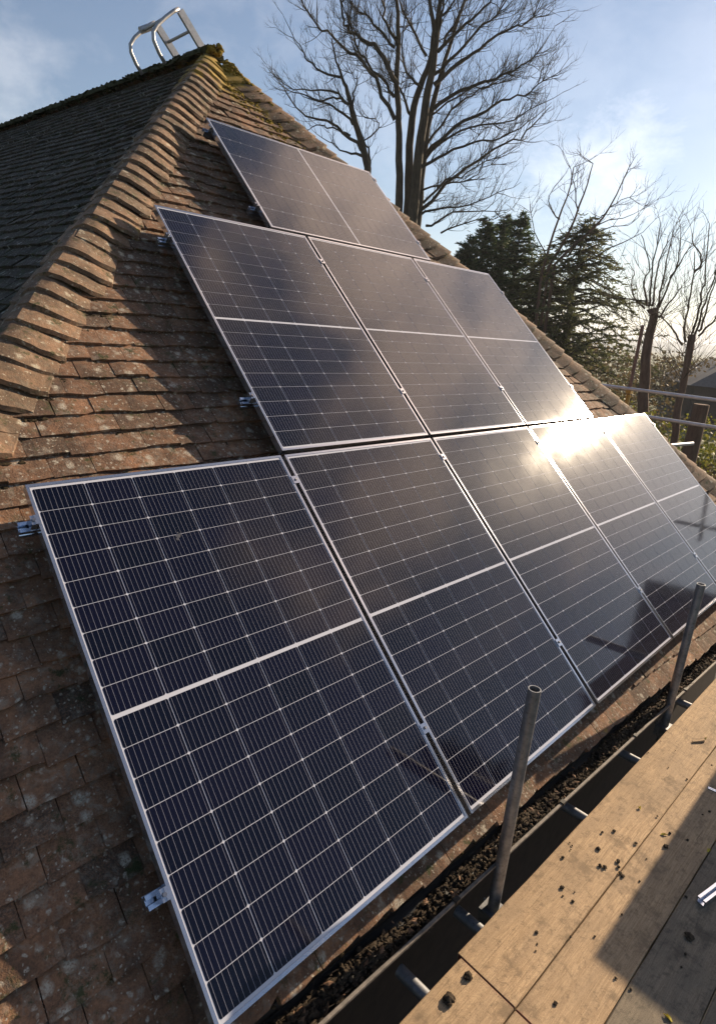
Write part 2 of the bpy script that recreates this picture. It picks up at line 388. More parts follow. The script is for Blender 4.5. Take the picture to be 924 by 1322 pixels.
# low distant hills toward the horizon
M_hill = simple('distant woodland', (.06, .075, .05), 1, 0, .5, .01, 0, .1)
for nm, dist, h0, seed in (('hills', 1900, 20, 3), ('hills', 1100, 8, 9)):
    hm = MB(); rr = random.Random(seed); ph = [rr.random()*9 for _ in range(6)]
    n_ = 220
    for i in range(n_+1):
        az = rad(-30+150*i/n_)
        h = h0*(1+.35*math.sin(az*5+ph[0])+.22*math.sin(az*13+ph[1])+.1*math.sin(az*37+ph[2])+.07*math.sin(az*90+ph[3])+.05*rr.random())
        for dd, hh in ((0, -2), (160, h*.8), (300, h), (700, -2)):
            hm.v.append(Vector((math.sin(az)*(dist+dd), math.cos(az)*(dist+dd), hh)))
    for i in range(n_):
        for j in range(3):
            k = i*4+j; hm.f.append([k, k+4, k+5, k+1]); hm.mi.append(0); hm.r.append(0)
    tag(hm.build(nm, M_hill, smooth=True), kind='structure')

# ------------------------------------------------------------------ house and roof
house = thing('house', 'brick bungalow with hipped clay tile roof under the solar panels', 'house', T((2.7, 4, 0)))
Hinv = Matrix.Translation((-2.7, -4, 0))
def hb(mb, name, mats, parent=None, **k):       # part of the house, drawn in world coordinates
    mb.v = [Hinv @ a for a in mb.v]; return mb.build(name, mats, parent or house, **k)
def vskew(u, v):                                 # the eave slumps a little to the right
    s = max(0, min(1, (v+.3)/2.2)); return .043*max(-1.5, min(7, u-.2))*s
V_EAVE = 1.805
YB = 12.0
def lift(y): return .040*max(0, y-3.25)        # the ridge climbs slightly away from the hip
def LW(b, v, n=0):       # left face: b metres along +Y from the hip corner, v down the slope
    h = PW(uL(v), v, ZT); up = Vector((CP_, 0, SP_))
    q = Vector((h.x, h.y+b, h.z)) + Vector((-SP_, 0, CP_))*n
    q.z += lift(q.y); return q
def RW(b, v, n=0):
    h = PW(uR(v), v, ZT)
    q = Vector((h.x, h.y+b, h.z)) + Vector((SP_, 0, CP_))*n
    q.z += lift(q.y); return q
VE = 1.765
roof = MB()
a, b_, c_ = PW(uL(VE), VE, ZT), PW(uR(VE), VE+.15, ZT), PW(UA, APEX_V, ZT)
roof.add([a, b_, c_], [(0, 1, 2)])
def yback(v): return YB
for W_, s in ((LW, 1), (RW, -1)):
    vs = []
    for k in range(9):
        v = APEX_V+(VE-APEX_V)*k/8
        hy = PW(0, v, ZT).y
        for j in range(7):
            yy = hy+(YB-hy)*j/6; vs.append(W_(yy-hy, v, 0))
    fs = [(k*7+j, k*7+j+1, (k+1)*7+j+1, (k+1)*7+j)[::s] for k in range(8) for j in range(6)]
    roof.add(vs, fs)
roofo = hb(roof, 'roof', M_felt)
x0, x1 = uL(VE)+.32, uR(VE)-.32; y0 = PW(0, VE).y+.30; zt = PW(0, VE).z-.22
M_brick = simple('brick wall', (.032, .02, .016), .9, 0, .4, 12, .4)  # brick tone darkened: the shade under the gutter is put into the colour
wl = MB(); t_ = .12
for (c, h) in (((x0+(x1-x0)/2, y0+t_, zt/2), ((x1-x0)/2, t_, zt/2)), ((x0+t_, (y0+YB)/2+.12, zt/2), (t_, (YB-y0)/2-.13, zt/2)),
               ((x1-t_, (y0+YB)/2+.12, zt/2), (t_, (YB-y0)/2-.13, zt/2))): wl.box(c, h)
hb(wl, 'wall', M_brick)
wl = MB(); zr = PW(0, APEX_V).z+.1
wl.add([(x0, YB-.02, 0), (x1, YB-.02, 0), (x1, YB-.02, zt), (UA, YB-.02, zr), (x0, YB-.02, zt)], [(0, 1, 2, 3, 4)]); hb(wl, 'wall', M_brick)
# soffit and fascia run below the front eave
EX = lambda u: -1.288-.022*(u-1.3)              # y of the eave edge
EZ = lambda u: G0-1.455-.034*(u-1.3)            # z of the gutter rim
fm = MB()
for (ya, yb, za, zb) in ((.075, .095, -.16, .03), (.095, .42, -.165, -.15)):
    P0, P1 = -1.75, 7.3
    vs = []
    for u in (P0, P1):
        for (yy, zz) in ((ya, za), (yb, za), (yb, zb), (ya, zb)): vs.append((u, EX(u)+yy, EZ(u)+zz))
    fm.add(vs, [(0, 1, 2, 3), (7, 6, 5, 4), (0, 4, 5, 1), (1, 5, 6, 2), (2, 6, 7, 3), (3, 7, 4, 0)])
hb(fm, 'fascia', M_fascia)
gt = MB(); rg = .056; ng = 10
prof = [(-rg-.004, .004), (-rg-.004, -.006)]+[(-rg*math.cos(math.pi*k/ng), -rg*math.sin(math.pi*k/ng)*1.05) for k in range(ng+1)]
prof_i = [(-(rg-.004)*math.cos(math.pi*k/ng), -(rg-.004)*math.sin(math.pi*k/ng)*1.05) for k in range(ng+1)][::-1]
pf = prof+prof_i+[(-rg+.006, .004)]
GX = lambda u: EX(u)+.012
vs = []; us = [-1.85, 1.3, 3.3, 7.45]
for u in us:
    for (yy, zz) in pf: vs.append((u, GX(u)+yy, EZ(u)+zz))
kk = len(pf)
gt.add(vs, [(i*kk+j, i*kk+(j+1) % kk, (i+1)*kk+(j+1) % kk, (i+1)*kk+j) for i in range(3) for j in range(kk)])
gut = hb(gt, 'gutter', M_black, smooth=False)
gr_ = MB()
for i in range(3):
    a_, b2 = us[i], us[i+1]
    q = [(u_, GX(u_)-rg+yy, EZ(u_)+zz) for u_ in (a_, b2) for (yy, zz) in ((-.0075, -.004), (.0035, -.004), (.0035, .0065), (-.0075, .0065))]
    gr_.add(q, [(3, 2, 1, 0), (4, 5, 6, 7), (0, 1, 5, 4), (1, 2, 6, 5), (2, 3, 7, 6), (3, 0, 4, 7)])
hb(gr_, 'rim', M_gutrim, gut)
for u in (-.7, .25, 1.02, 1.86, 2.72, 3.55, 4.4, 5.3, 6.2, 7.1):
    bm_ = MB()
    for (yy, zz) in ((-rg-.008, .006),):
        bm_.box((u, GX(u)+yy+.006, EZ(u)+.006), (.014, .010, .007))
    for k in range(ng):
        a0, a1 = math.pi*k/ng, math.pi*(k+1)/ng; r2 = rg+.005
        q = [(u+s*.014, GX(u)-rr*math.cos(a_), EZ(u)-rr*math.sin(a_)*1.05) for s in (-1, 1) for (a_, rr) in ((a0, r2), (a1, r2), (a1, rg+.0005), (a0, rg+.0005))]
        bm_.add(q, [(0, 1, 2, 3), (7, 6, 5, 4), (0, 4, 5, 1), (2, 6, 7, 3)])
    bo = hb(bm_, 'gutter_bracket', M_black, gut); 
gd = MB()
for k in range(6500):
    u = R.uniform(-.9, 6.5); a_ = R.uniform(-.9, .9)
    hgt = -.014+.014*math.sin(u*5)+.01*math.sin(u*13)-.02*abs(a_)**2
    gd.lump((u, GX(u)+a_*rg*.85, EZ(u)+hgt+R.uniform(-.012, .010)), R.uniform(.003, .011), R.choice(((1.3, 1, .8), (2.0, .7, .5), (1, 1, 1))))
for k in range(150):     # flat dead leaves and twigs on top
    u = R.uniform(-.6, 6); c = Vector((u, GX(u)+R.uniform(-.045, .04), EZ(u)+R.uniform(-.008, .008))); q1 = Vector((R.gauss(0, 1), R.gauss(0, 1), R.gauss(0, .5))).normalized()*R.uniform(.008, .02); q2 = q1.cross(Vector((0, R.gauss(0, .4), 1))).normalized()*q1.length*.5
    gd.add([c-q1, c+q2, c+q1, c-q2, c+Vector((0, 0, .003))], [(0, 1, 4), (1, 2, 4), (2, 3, 4), (3, 0, 4)], 1)
for k in range(220):     # dead stalks
    u = R.uniform(-.3, 5); x_ = Vector((u, GX(u)+R.uniform(-.04, .04), EZ(u)+.002)); d = Vector((R.uniform(-1, 1), R.uniform(-.5, .5), R.uniform(0, .4))).normalized()*R.uniform(.02, .06)
    gd.tube([x_, x_+d], .0013, 3, False)
tag(hb(gd, 'leaf_mould', [M_debris, simple('dead leaf', (.16, .085, .045), .8)], gut), kind='stuff')

# tiles ------------------------------------------------------------
TW, TL, TG, TT = .1625, .205, .1005, .0225
def tile_geo(rr, clampL=None, clampR=None, w=TW, simple_=False, tt=TT):
    nx, ny = (2, 1) if simple_ else (4, 2)
    top = []; 
    wob = [rr.uniform(-.003, .003) for _ in range(nx+1)]
    tw, cb = rr.uniform(-.003, .003), rr.uniform(.001, .005)
    chipL, chipR = (rr.random() < .25)*rr.uniform(.004, .012), (rr.random() < .25)*rr.uniform(.004, .012)
    for j in range(ny+1):
        y = [0, .07, TL][j] if ny == 2 else [0, TL][j]
        for i in range(nx+1):
            s = i/nx*2-1; x = s*w/2
            yy = y+(wob[i]+(chipL if i == 0 else 0)+(chipR if i == nx else 0) if j == 0 else 0)
            z = .029*(1-y/TL)+tt+cb*(1-s*s)*(1 if j < 2 else .3)+tw*s
            if clampL: x = max(x, clampL(y))
            if clampR: x = min(x, clampR(y))
            top.append(Vector((x, yy, z)))
    fs = []; q = nx+1
    for j in range(ny):
        for i in range(nx): fs.append((j*q+i, j*q+i+1, (j+1)*q+i+1, (j+1)*q+i))
    k = len(top); bot = []
    for i in range(nx+1): p_ = top[i].copy(); p_.z -= tt+.002; p_.y += .001; bot.append(p_)
    for i in (0, nx): p_ = top[ny*q+i].copy(); p_.z -= tt; bot.append(p_)
    for i in range(nx): fs.append((i+1, i, k+i, k+i+1))
    L_ = [j*q for j in range(ny+1)]; fs.append(tuple(L_)+(k+nx+1, k))
    R_ = [j*q+nx for j in range(ny+1)]; fs.append(tuple(R_[::-1])+(k+nx, k+nx+2))
    return top+bot, fs
FRONT = Matrix(((1, 0, 0, 0), (0, CP_, -SP_, 0), (0, SP_, CP_, G0), (0, 0, 0, 1)))      # x along eave, y up slope, z outward
rr = random.Random(5)
var = []
for k in range(14):
    vs, fs = tile_geo(rr); mb = MB(); mb.add(vs, fs, 0, rr.random()); var.append(mb.mesh('roof_tile', M_tile))
tiles = []
rows = []
v = V_EAVE
while v > APEX_V+.10: rows.append(v); v -= TG
PW_, PH_, GAPX = 1.134, 1.722, .0252
V_B1, V_B0 = -.0244, -1.7464; V_C1, V_C0 = -1.7696, -2.9036; U_C = 2.0114
U_A = lambda i: i*(PW_+GAPX)
def covered(u, v):
    return (0.1 < u < U_A(4)+PW_-.1 and 0.12 < v < PH_-.12) or (U_A(1)+.12 < u < U_A(3)+PW_-.1 and V_B0+.12 < v <= .12) or \
           (U_C+.12 < u < U_C+PH_-.1 and V_C0+.12 < v <= -1.6)
for ri, v in enumerate(rows):
    off = (ri % 2)*.5 + rr.uniform(-.05, .05)
    k0 = int((uL(v)-.3)/.165)-1; k1 = int((uR(v)+.3)/.165)+1
    for k in range(k0, k1+1):
        u = (k+off)*.165
        vv = v+vskew(u, v)
        lo_, hi_ = uL(vv)+.03-u, uR(vv)-.03-u
        if lo_ > TW/2-.02 or hi_ < -TW/2+.02: continue
        edge = lo_+.731*TL > -TW/2 or hi_-.731*TL < TW/2
        c = PW(u, vv-.05, -.12); px = proj(c)
        vis = px[2] > 0 and -15 < px[0] < 939 and -15 < px[1] < 1340 and not covered(u, vv-.05)
        d = (c-CP); area = (NF.dot(-d.normalized()))/d.length_squared if vis else 0
        tiles.append((area, u, vv, lo_, hi_, edge))
tiles.sort(key=lambda a: -a[0])
sm = MB()
for idx, (area, u, vv, lo_, hi_, edge) in enumerate(tiles):
    Mx = T((u+rr.uniform(-.0015, .0015), -vv+rr.uniform(-.008, .006), ZT+rr.uniform(0, .005))) @ Matrix.Rotation(rr.uniform(-.014, .014), 4, 'Z') @ Matrix.Rotation(rr.uniform(-.02, .012), 4, 'X')
    if edge:
        vs, fs = tile_geo(rr, lambda y, l=lo_: l+.731*y, lambda y, h=hi_: h-.731*y)
    if idx < 300:
        if edge:
            mb = MB(); mb.add(vs, fs, 0, rr.random()); me = mb.mesh('roof_tile', M_tile)
        else: me = rr.choice(var)
        o = inst(me, 'roof_tile', Hinv @ FRONT @ Mx, roofo)
    else:
        if not edge: vs, fs = tile_geo(rr, simple_=area == 0)
        W4 = FRONT @ Mx; sm.add([W4 @ a for a in vs], fs, 0, rr.random())
tag(hb(sm, 'roof_tile', M_tile, roofo), kind='stuff')
# left slope: all tiles joined
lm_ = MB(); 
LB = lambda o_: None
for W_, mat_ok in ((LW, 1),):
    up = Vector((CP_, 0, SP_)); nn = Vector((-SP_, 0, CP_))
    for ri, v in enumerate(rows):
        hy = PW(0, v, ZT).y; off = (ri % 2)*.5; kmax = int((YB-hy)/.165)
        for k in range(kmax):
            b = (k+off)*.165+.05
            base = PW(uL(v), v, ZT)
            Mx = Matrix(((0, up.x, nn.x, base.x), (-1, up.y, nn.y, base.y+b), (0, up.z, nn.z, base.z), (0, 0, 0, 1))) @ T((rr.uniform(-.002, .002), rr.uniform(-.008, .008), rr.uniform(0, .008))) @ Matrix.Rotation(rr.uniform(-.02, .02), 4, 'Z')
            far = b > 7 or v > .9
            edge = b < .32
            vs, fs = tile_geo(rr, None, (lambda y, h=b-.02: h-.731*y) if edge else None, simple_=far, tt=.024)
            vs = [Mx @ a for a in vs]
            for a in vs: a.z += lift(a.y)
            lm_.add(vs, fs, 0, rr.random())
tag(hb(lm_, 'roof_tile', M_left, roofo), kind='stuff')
# right slope, seen only as the far side of the hip: tiles joined, coarse
rm = MB(); up = Vector((-CP_, 0, SP_)); nn = Vector((SP_, 0, CP_))
for ri, v in enumerate(rows):
    hy = PW(0, v, ZT).y; off = (ri % 2)*.5
    for k in range(int((YB-hy)/.165)):
        b = (k+off)*.165+.05; base = PW(uR(v), v, ZT)
        Mx = Matrix(((0, up.x, nn.x, base.x), (1, up.y, nn.y, base.y+b), (0, up.z, nn.z, base.z), (0, 0, 0, 1))) @ T((0, 0, 0))
        vs, fs = tile_geo(rr, (lambda y, h=-b+.02: h+.731*y) if b < .32 else None, None, simple_=True)
        vs = [Mx @ a for a in vs]
        for a in vs: a.z += lift(a.y)
        rm.add(vs, fs, 0, rr.random())
tag(hb(rm, 'roof_tile', M_tile, roofo), kind='stuff')
# bonnet tiles on both hips
def bonnet_geo(rr, side):
    # local frame: origin on the hip line of the tile plane; x = along front course away from hip, y = along side course
    A = [-.24, -.19, -.14, -.09, -.05, -.02, .01, .04, .08, .12, .165, .21, .24]
    dn = Vector((-side*.731*CP_, -CP_, -SP_))            # down the hip line, per metre of slope
    h = rr.uniform(-.004, .006); top = []; w = rr.uniform(-.014, .012)
    for j, s in enumerate((0, -.5, -1)):                 # tail .. head
        for a in A:
            xx = math.log(1+math.exp(a/.018))*.018-.002; yy = math.log(1+math.exp(-a/.018))*.018-.002
            bumph = (.062*max(0, 1-a/.245) if a > 0 else .062*max(0, 1+a/.17)**2)-.004*(a > .2)+.002
            nf = NF*(1 if a > 0 else 0)+Vector((-side*SP_, 0, CP_))*(0 if a > 0 else 1)
            k = max(-1, min(1, a/.06)); nf = (NF*(1+k)/2+Vector((-side*SP_, 0, CP_))*(1-k)/2).normalized()
            tail = .036*(1+s)+.024
            q = Vector((side*xx, yy, 0))+nf*(bumph+tail+h)
            q += -dn*(-s*.19)+dn*(.004+rr.uniform(-.003, .003)-.035*math.exp(-(a/.12)**2))+Vector((0, 0, rr.uniform(-.002, .002)))
            q += Vector((side*w, 0, 0))*(1 if a > .1 else 0)
            top.append(q)
    n = len(A); fs = []
    for j in range(2):
        for i in range(n-1): fs.append((j*n+i, j*n+i+1, (j+1)*n+i+1, (j+1)*n+i))
    k = len(top)
    for i in range(n): top.append(top[i]-Vector((0, 0, 1))*.026-dn*.006)
    for i in range(n-1): fs.append((i+1, i, k+i, k+i+1))
    top.append(top[2*n]-Vector((0, 0, .02))); top.append(top[3*n-1]-Vector((0, 0, .02)))
    e0 = len(top)-2
    fs.append((0, n, 2*n, e0, k)); fs.append((3*n-1, 2*n-1, n-1, k+n-1, e0+1))
    if side < 0: fs = [f[::-1] for f in fs]
    return top, [f[::-1] for f in fs]
for side in (1, -1):
    bv = []
    for k in range(10):
        vs, fs = bonnet_geo(rr, side); mb = MB(); mb.add(vs, fs, 0, rr.random()); me = mb.mesh('bonnet_tile', M_bonnet, True); me.set_sharp_from_angle(angle=rad(38)); bv.append(me)
    for ri, v in enumerate(rows):
        if v < APEX_V+.26 and side < 0 or v < APEX_V+.16: continue
        vv = v-.012
        if side < 0: vv += vskew(uR(v), v)
        p_ = PW(uL(vv) if side > 0 else uR(vv), vv, ZT)
        o = inst(rr.choice(bv), 'bonnet_tile', Hinv @ T(p_+Vector((rr.uniform(-.005, .005), rr.uniform(-.005, .005), rr.uniform(-.003, .003)))) @ Matrix.Rotation(rr.uniform(-.028, .028), 4, 'Z') @ Matrix.Rotation(rr.uniform(-.02, .02), 4, 'Y'), roofo)
# ridge tiles
ry = APEX.y+.02; k = 0
rt = MB()
nseg = 8
for j in range(2):
    for i in range(nseg+1):
        a_ = math.pi*i/nseg; rt.v.append(Vector((math.cos(a_)*.125, j*.33, math.sin(a_)*.085-.02)))
for i in range(nseg): rt.f.append([i, i+1, nseg+2+i, nseg+1+i][::-1]); rt.mi.append(0); rt.r.append(0)
rt.f.append(list(range(nseg+1))); rt.mi.append(0); rt.r.append(0)
rme = rt.mesh('ridge_tile', M_ridge, False)
while ry < YB:
    z = PW(0, APEX_V, -.11).z+lift(ry)
    inst(rme, 'ridge_tile', Hinv @ T((UA+rr.uniform(-.008, .008), ry, z+rr.uniform(-.006, .006))) @ Matrix.Rotation(rr.uniform(-.02, .02), 4, 'Z') @ Matrix.Rotation(.04, 4, 'X'), roofo); ry += .32
# moss: in the joints, along the tails, on the hips
ms = MB()
for k in range(7500):
    ri = rr.randrange(len(rows)); v = rows[ri]
    if rr.random() < .5: v = rr.choice([x for x in rows if -1.3 < x < 0.2])
    u = rr.uniform(uL(v), min(uR(v), uL(v)+3.2) if rr.random() < .6 else uR(v))
    u = round(u/.165+.5*(ri % 2))*.165+rr.uniform(-.02, .02) if rr.random() < .6 else u
    if u > uR(v)-.05 or u < uL(v)+.03 or covered(u, v): continue
    c = PW(u, v+vskew(u, v)+.006, ZT+.026)
    r = rr.uniform(.004, .0105)*(2.0 if rr.random() < .06 else 1)
    for q in range(rr.randint(1, 4)):
        ms.lump(c+Vector((rr.uniform(-.5, 1)*r, 0, 0))+UPF*rr.uniform(-.6, .2)*r, r*rr.uniform(.6, 1.1), (1.2, 1, .8))
for k in range(1100):     # mortar moss below the bonnets on the left hip
    v = rr.choice(rows); a = rr.uniform(.03, .29)
    c = PW(uL(v)+a, v+.015, ZT+.034+.02*math.exp(-(a/.1)**2)); ms.lump(c, rr.uniform(.006, .017), (1.4, 1, .8))
for k in range(420):
    v = rr.choice(rows); a = rr.uniform(.03, .29)
    c = PW(uR(v)-a, v+.015+vskew(uR(v), v), ZT+.034+.02*math.exp(-(a/.1)**2)); ms.lump(c, rr.uniform(.006, .02), (1.4, 1, .8))
for k in range(1300):     # dark moss on the shaded slope
    v = rr.choice(rows); b = rr.uniform(.1, 7); c = LW(b, v+.005, .03); ms.lump(c, rr.uniform(.006, .018), (1, 1.5, .8))
tag(hb(ms, 'moss', M_moss, roofo), kind='stuff')
ms = MB()
for k in range(700):
    s = abs(rr.gauss(0, .55)); a = max(-1.6, min(1.6, rr.gauss(0, 1)))
    v = APEX_V+.05+s*1.0; u = UA+.35*s+a*.13*(.4+s)
    if not uL(v) < u < uR(v)+.02 or s < .07: continue
    n = ZT+.045+.05*math.exp(-((u-uR(v))/.1)**2)+.04*math.exp(-(s/.12)**2)
    ms.lump(PW(u, v, n), rr.uniform(.006, .02)*(1.4 if s < .3 else 1), (1.2, 1, .6))
for k in range(70):
    ms.lump(APEX+Vector((rr.uniform(-.07, .07), rr.uniform(-.08, .08), rr.uniform(-.02, .045))), rr.uniform(.012, .03), (1, 1, .8))
tag(hb(ms, 'moss', M_ochre, roofo), kind='stuff')
ms = MB()
for k in range(900):
    y = rr.uniform(APEX.y-.05, YB-.2); a_ = rr.uniform(-.5, 3.3); rx = .13
    z = PW(0, APEX_V, -.13).z+lift(y)
    ms.lump((UA-math.cos(a_)*rx, y, z+math.sin(a_)*.09-.01), rr.uniform(.008, .02), (1, 1.5, .6))
tag(hb(ms, 'moss', M_ridge, roofo), kind='stuff')

# ------------------------------------------------------------------ solar panels
fr = .011
CW_, CH_, GX_, GY_ = .1809, .0907, .0030, .0020
def cell_mesh():
    c = .0042; w, h = CW_/2, CH_/2
    o_ = [(-w+c, -h), (w-c, -h), (w, -h+c), (w, h-c), (w-c, h), (-w+c, h), (-w, h-c), (-w, -h+c)]
    mb = MB(); mb.add([(x, y, .0004) for x, y in o_]+[(x, y, -.0004) for x, y in o_], [tuple(range(8))]+[(i, 8+i, 8+(i+1) % 8, (i+1) % 8) for i in range(8)], 0, 0)
    return mb.mesh('solar_cell', M_cell)
cme = cell_mesh()
fb = MB(); W_, H_ = PW_, PH_
def frame_bar(mb, ax, lo, hi, pos, inward):
    # outer wall with a top lip; butted at the corners
    for (a0, a1, z0, z1) in ((0, .0022, -.035, 0), (.0022, fr, -.0022, 0), (.0022, .028, -.035, -.0325)):
        a0_, a1_ = pos+inward*a0, pos+inward*a1; lo2, hi2 = lo, hi
        c_ = (a0_+a1_)/2; h_ = abs(a1_-a0_)/2
        if ax == 'x': mb.box(((lo2+hi2)/2, c_, (z0+z1)/2), ((hi2-lo2)/2, h_, (z1-z0)/2))
        else: mb.box((c_, (lo2+hi2)/2, (z0+z1)/2), (h_, (hi2-lo2)/2, (z1-z0)/2))
frame_bar(fb, 'y', -H_, 0, 0, 1); frame_bar(fb, 'y', -H_, 0, W_, -1)
frame_bar(fb, 'x', .028, W_-.028, 0, -1); frame_bar(fb, 'x', .028, W_-.028, -H_, 1)
for sx in (0, 1):
    for yy in (-.0022/1, -H_+.0022):
        xa, xb = (fr, .028) if sx == 0 else (W_-.028, W_-fr)
        y0_, y1_ = (-fr, 0) if yy > -1 else (-H_, -H_+fr)
        fb.box(((xa+xb)/2, (y0_+y1_)/2, -.0011), ((xb-xa)/2, (y1_-y0_)/2, .0011))
fme = fb.mesh('frame', M_alu)
bb = MB(); bb.box((W_/2, -H_/2, -.0050), (W_/2-.0023, H_/2-.0023, .0026)); bme = bb.mesh('backsheet', M_back)
mx0 = (W_-6*CW_-5*GX_)/2
my0 = (H_-18*CH_-16*GY_-.014)/2
def make_panel(name, label, M):
    t_ = thing('solar_panel', label, 'solar panel', M, 'solar panels on the clay tile roof')
    dz = T((0, 0, .035)); dn = T((0, 0, .035))
    inst(fme, 'frame', dz, t_); inst(bme, 'backsheet', dz, t_)
    for r_ in range(18):
        y = -my0-(r_+.5)*CH_-r_*GY_-(.014-GY_ if r_ > 8 else 0)
        for c_ in range(6):
            x = mx0+(c_+.5)*CW_+c_*GX_
            inst(cme, 'solar_cell', T((x, y, .035-.0021)), t_)
    return t_
def PM(u, v): return FRONT @ T((u, -v, -.035)) @ Matrix.Rotation(R.uniform(-.0012, .0012), 4, 'X') @ Matrix.Rotation(R.uniform(-.0012, .0012), 4, 'Y')
labA = ['large dark solar panel nearest the camera at the bottom left corner of the array',
        'bottom row solar panel second from the left, reached by the near scaffold pole',
        'bottom row solar panel in the middle with warm glow across its top',
        'bottom row solar panel with the blinding sun glare at its top edge',
        'bottom row solar panel at the far right end beside the right hip']
for i in range(5):
    pn = make_panel('', labA[i], PM(U_A(i), 0))
    if i == 0:      # a dried splash on the glass
        mb = MB(); c0 = (.466, -.307, .0345)
        for (dx, dy, q_) in ((0, 0, .011), (.012, .006, .006), (-.006, -.012, .007), (.004, .014, .004)):
            n_ = 9; mb.add([(c0[0]+dx+math.cos(k*6.283/n_)*q_*R.uniform(.7, 1.2), c0[1]+dy+math.sin(k*6.283/n_)*q_*R.uniform(.7, 1.2), c0[2]-.0005) for k in range(n_)]+[(c0[0]+dx, c0[1]+dy, c0[2])], [(k, (k+1) % n_, n_) for k in range(n_)])
        o = mb.build('dried_splash', simple('dried splash', (.045, .048, .065), .9), pn)
labB = ['middle row solar panel on the left, its left edge over shaded tiles',
        'middle row solar panel between two others, below the sideways top panel',
        'middle row solar panel on the right, with sun glare in its lower right corner']
for i in range(3): make_panel('', labB[i], PM(U_A(i+1), V_B0))
make_panel('', 'topmost solar panel, laid sideways alone near the roof peak', FRONT @ T((U_C, -V_C1, -.035)) @ Matrix.Rotation(rad(90), 4, 'Z') @ T((0, 0, 0)))
# ------------------------------------------------------------------ mounting rails with clamps
def rail(u0, u1, v, mids, ends, label):
    M = FRONT @ T((u0, -v, -.078))
    t_ = thing('mounting_rail', label, 'mounting rail', M, 'aluminium mounting rails under the panels')
    mb = MB(); Lr = u1-u0
    sec = [(-.020, 0), (.020, 0), (.020, .016), (.0165, .018), (.0165, .022), (.020, .024), (.020, .040), (.007, .040), (.007, .034), (.013, .034), (.013, .026), (-.013, .026), (-.013, .034), (-.007, .034), (-.007, .040), (-.020, .040), (-.020, .024), (-.0165, .022), (-.0165, .018), (-.020, .016)]
    n = len(sec); mb.add([(x, y, z) for x in (0, Lr) for (y, z) in sec], [(i, (i+1) % n, n+(i+1) % n, n+i) for i in range(n)]+[tuple(range(n))[::-1], tuple(range(n, 2*n))])
    mb.build('rail_profile', M_rail, t_)
    for u in ends:
        s = 1 if u < (u0+u1)/2 else -1
        mb = MB(); x = u-u0
        mb.box((x-s*.011, 0, .060), (.010, .018, .0195)); mb.box((x-s*.001, 0, .0805), (.008, .018, .0015)); o = mb.build('end_clamp', M_alu, t_)
        mb = MB(); mb.tube([(x-s*.012, 0, .0797), (x-s*.012, 0, .086)], .0065, 6); mb.build('bolt', M_bolt, o)
    for u in mids:
        mb = MB(); x = u-u0
        mb.box((x, 0, .0805), (.019, .020, .0017)); mb.box((x, 0, .060), (.008, .018, .019)); o = mb.build('mid_clamp', M_alu, t_)
        mb = MB(); mb.tube([(x, 0, .0825), (x, 0, .089)], .0062, 6); mb.build('bolt', M_bolt, o)
    # roof hooks that carry the rail
    uu = u0+.40
    while uu < u1-.02:
        mb = MB(); x = uu-u0
        mb.box((x, .021, .000), (.016, .0035, .022)); mb.box((x, .05, -.022), (.016, .032, .003)); mb.box((x, .085, -.030), (.016, .003, .012)); mb.box((x, .13, -.044), (.016, .045, .0025))
        mb.build('roof_hook', M_rail, t_); uu += 1.05
mA = [U_A(i)-GAPX/2 for i in range(1, 5)]; eA = [0, U_A(4)+PW_]
rail(-.052, U_A(4)+PW_+.05, .143, mA, eA, 'upper rail of the bottom row, its pale end showing at the left')
rail(-.050, U_A(4)+PW_+.05, 1.366, mA, eA, 'lower rail of the bottom row, its bluish end beside dark tiles')
mB = [U_A(i)-GAPX/2 for i in (2, 3)]; eB = [U_A(1), U_A(3)+PW_]
rail(U_A(1)-.055, eB[1]+.05, -1.497, mB, eB, 'upper rail of the middle row, end just past its left panel')
rail(U_A(1)-.055, eB[1]+.05, -.362, mB, eB, 'lower rail of the middle row, bracket showing over shaded tiles')
rail(U_C-.05, U_C+PH_+.04, -2.80, [], [U_C, U_C+PH_], 'upper rail under the sideways top panel near the peak')
rail(U_C-.05, U_C+PH_+.04, -1.985, [], [U_C, U_C+PH_], 'lower rail under the sideways top panel')

# ------------------------------------------------------------------ scaffold
ZB = G0-1.60
BR = T((1, -1.392, 0)) @ Matrix.Rotation(-rad(1.0), 4, 'Z') @ T((-1, 1.392, 0))      # the platform runs slightly askew
scaf = thing('scaffold', 'tube scaffold standing along the eaves of the bungalow', 'scaffold', T((3.3, -1.4, 0)))
Sinv = T((-3.3, 1.4, 0))
def sb(mb, name, mats, label=None, parent=None, **k):
    mb.v = [Sinv @ a for a in mb.v]; o = mb.build(name, mats, parent or scaf, **k)
    if label: o['label'] = label
    return o
RT = .02415
def pipe(a, b, name, mat=M_tube, label=None, hollow=True):
    mb = MB()
    mb.hollow(a, b, RT, RT-.004)
    d = (Vector(b)-Vector(a)).normalized(); mb2 = mb
    return sb(mb2, name, mat, label, auto=40)
S1 = (1.306, -1.350); S2 = (3.285, -1.372)
pipe((*S1, 0), (*S1, G0-.625), 'standard_pole', label='near upright pole with open top in front of the panels')
pipe((*S2, 0), (*S2, G0-.70), 'standard_pole', label='second upright pole farther along the eave')
for (x, y, h) in ((-.7, -1.33, -.95), (5.3, -1.43, -1.45), (-.75, -2.86, .1), (1.28, -2.9, .1), (3.3, -2.93, .1), (5.3, -2.97, .1)):
    pipe((x, y, 0), (x, y, G0+h), 'standard_pole')
for zz in (-.62, -1.12):
    pipe((-1.2, -2.84, G0+zz), (7.5, -3.0, G0+zz), 'guard_rail')
pipe((-1.5, -1.30-.10, ZB-.115), (7.5, -1.56, ZB-.115), 'ledger'); pipe((-1.5, -2.80, ZB-.115), (7.5, -2.96, ZB-.115), 'ledger')
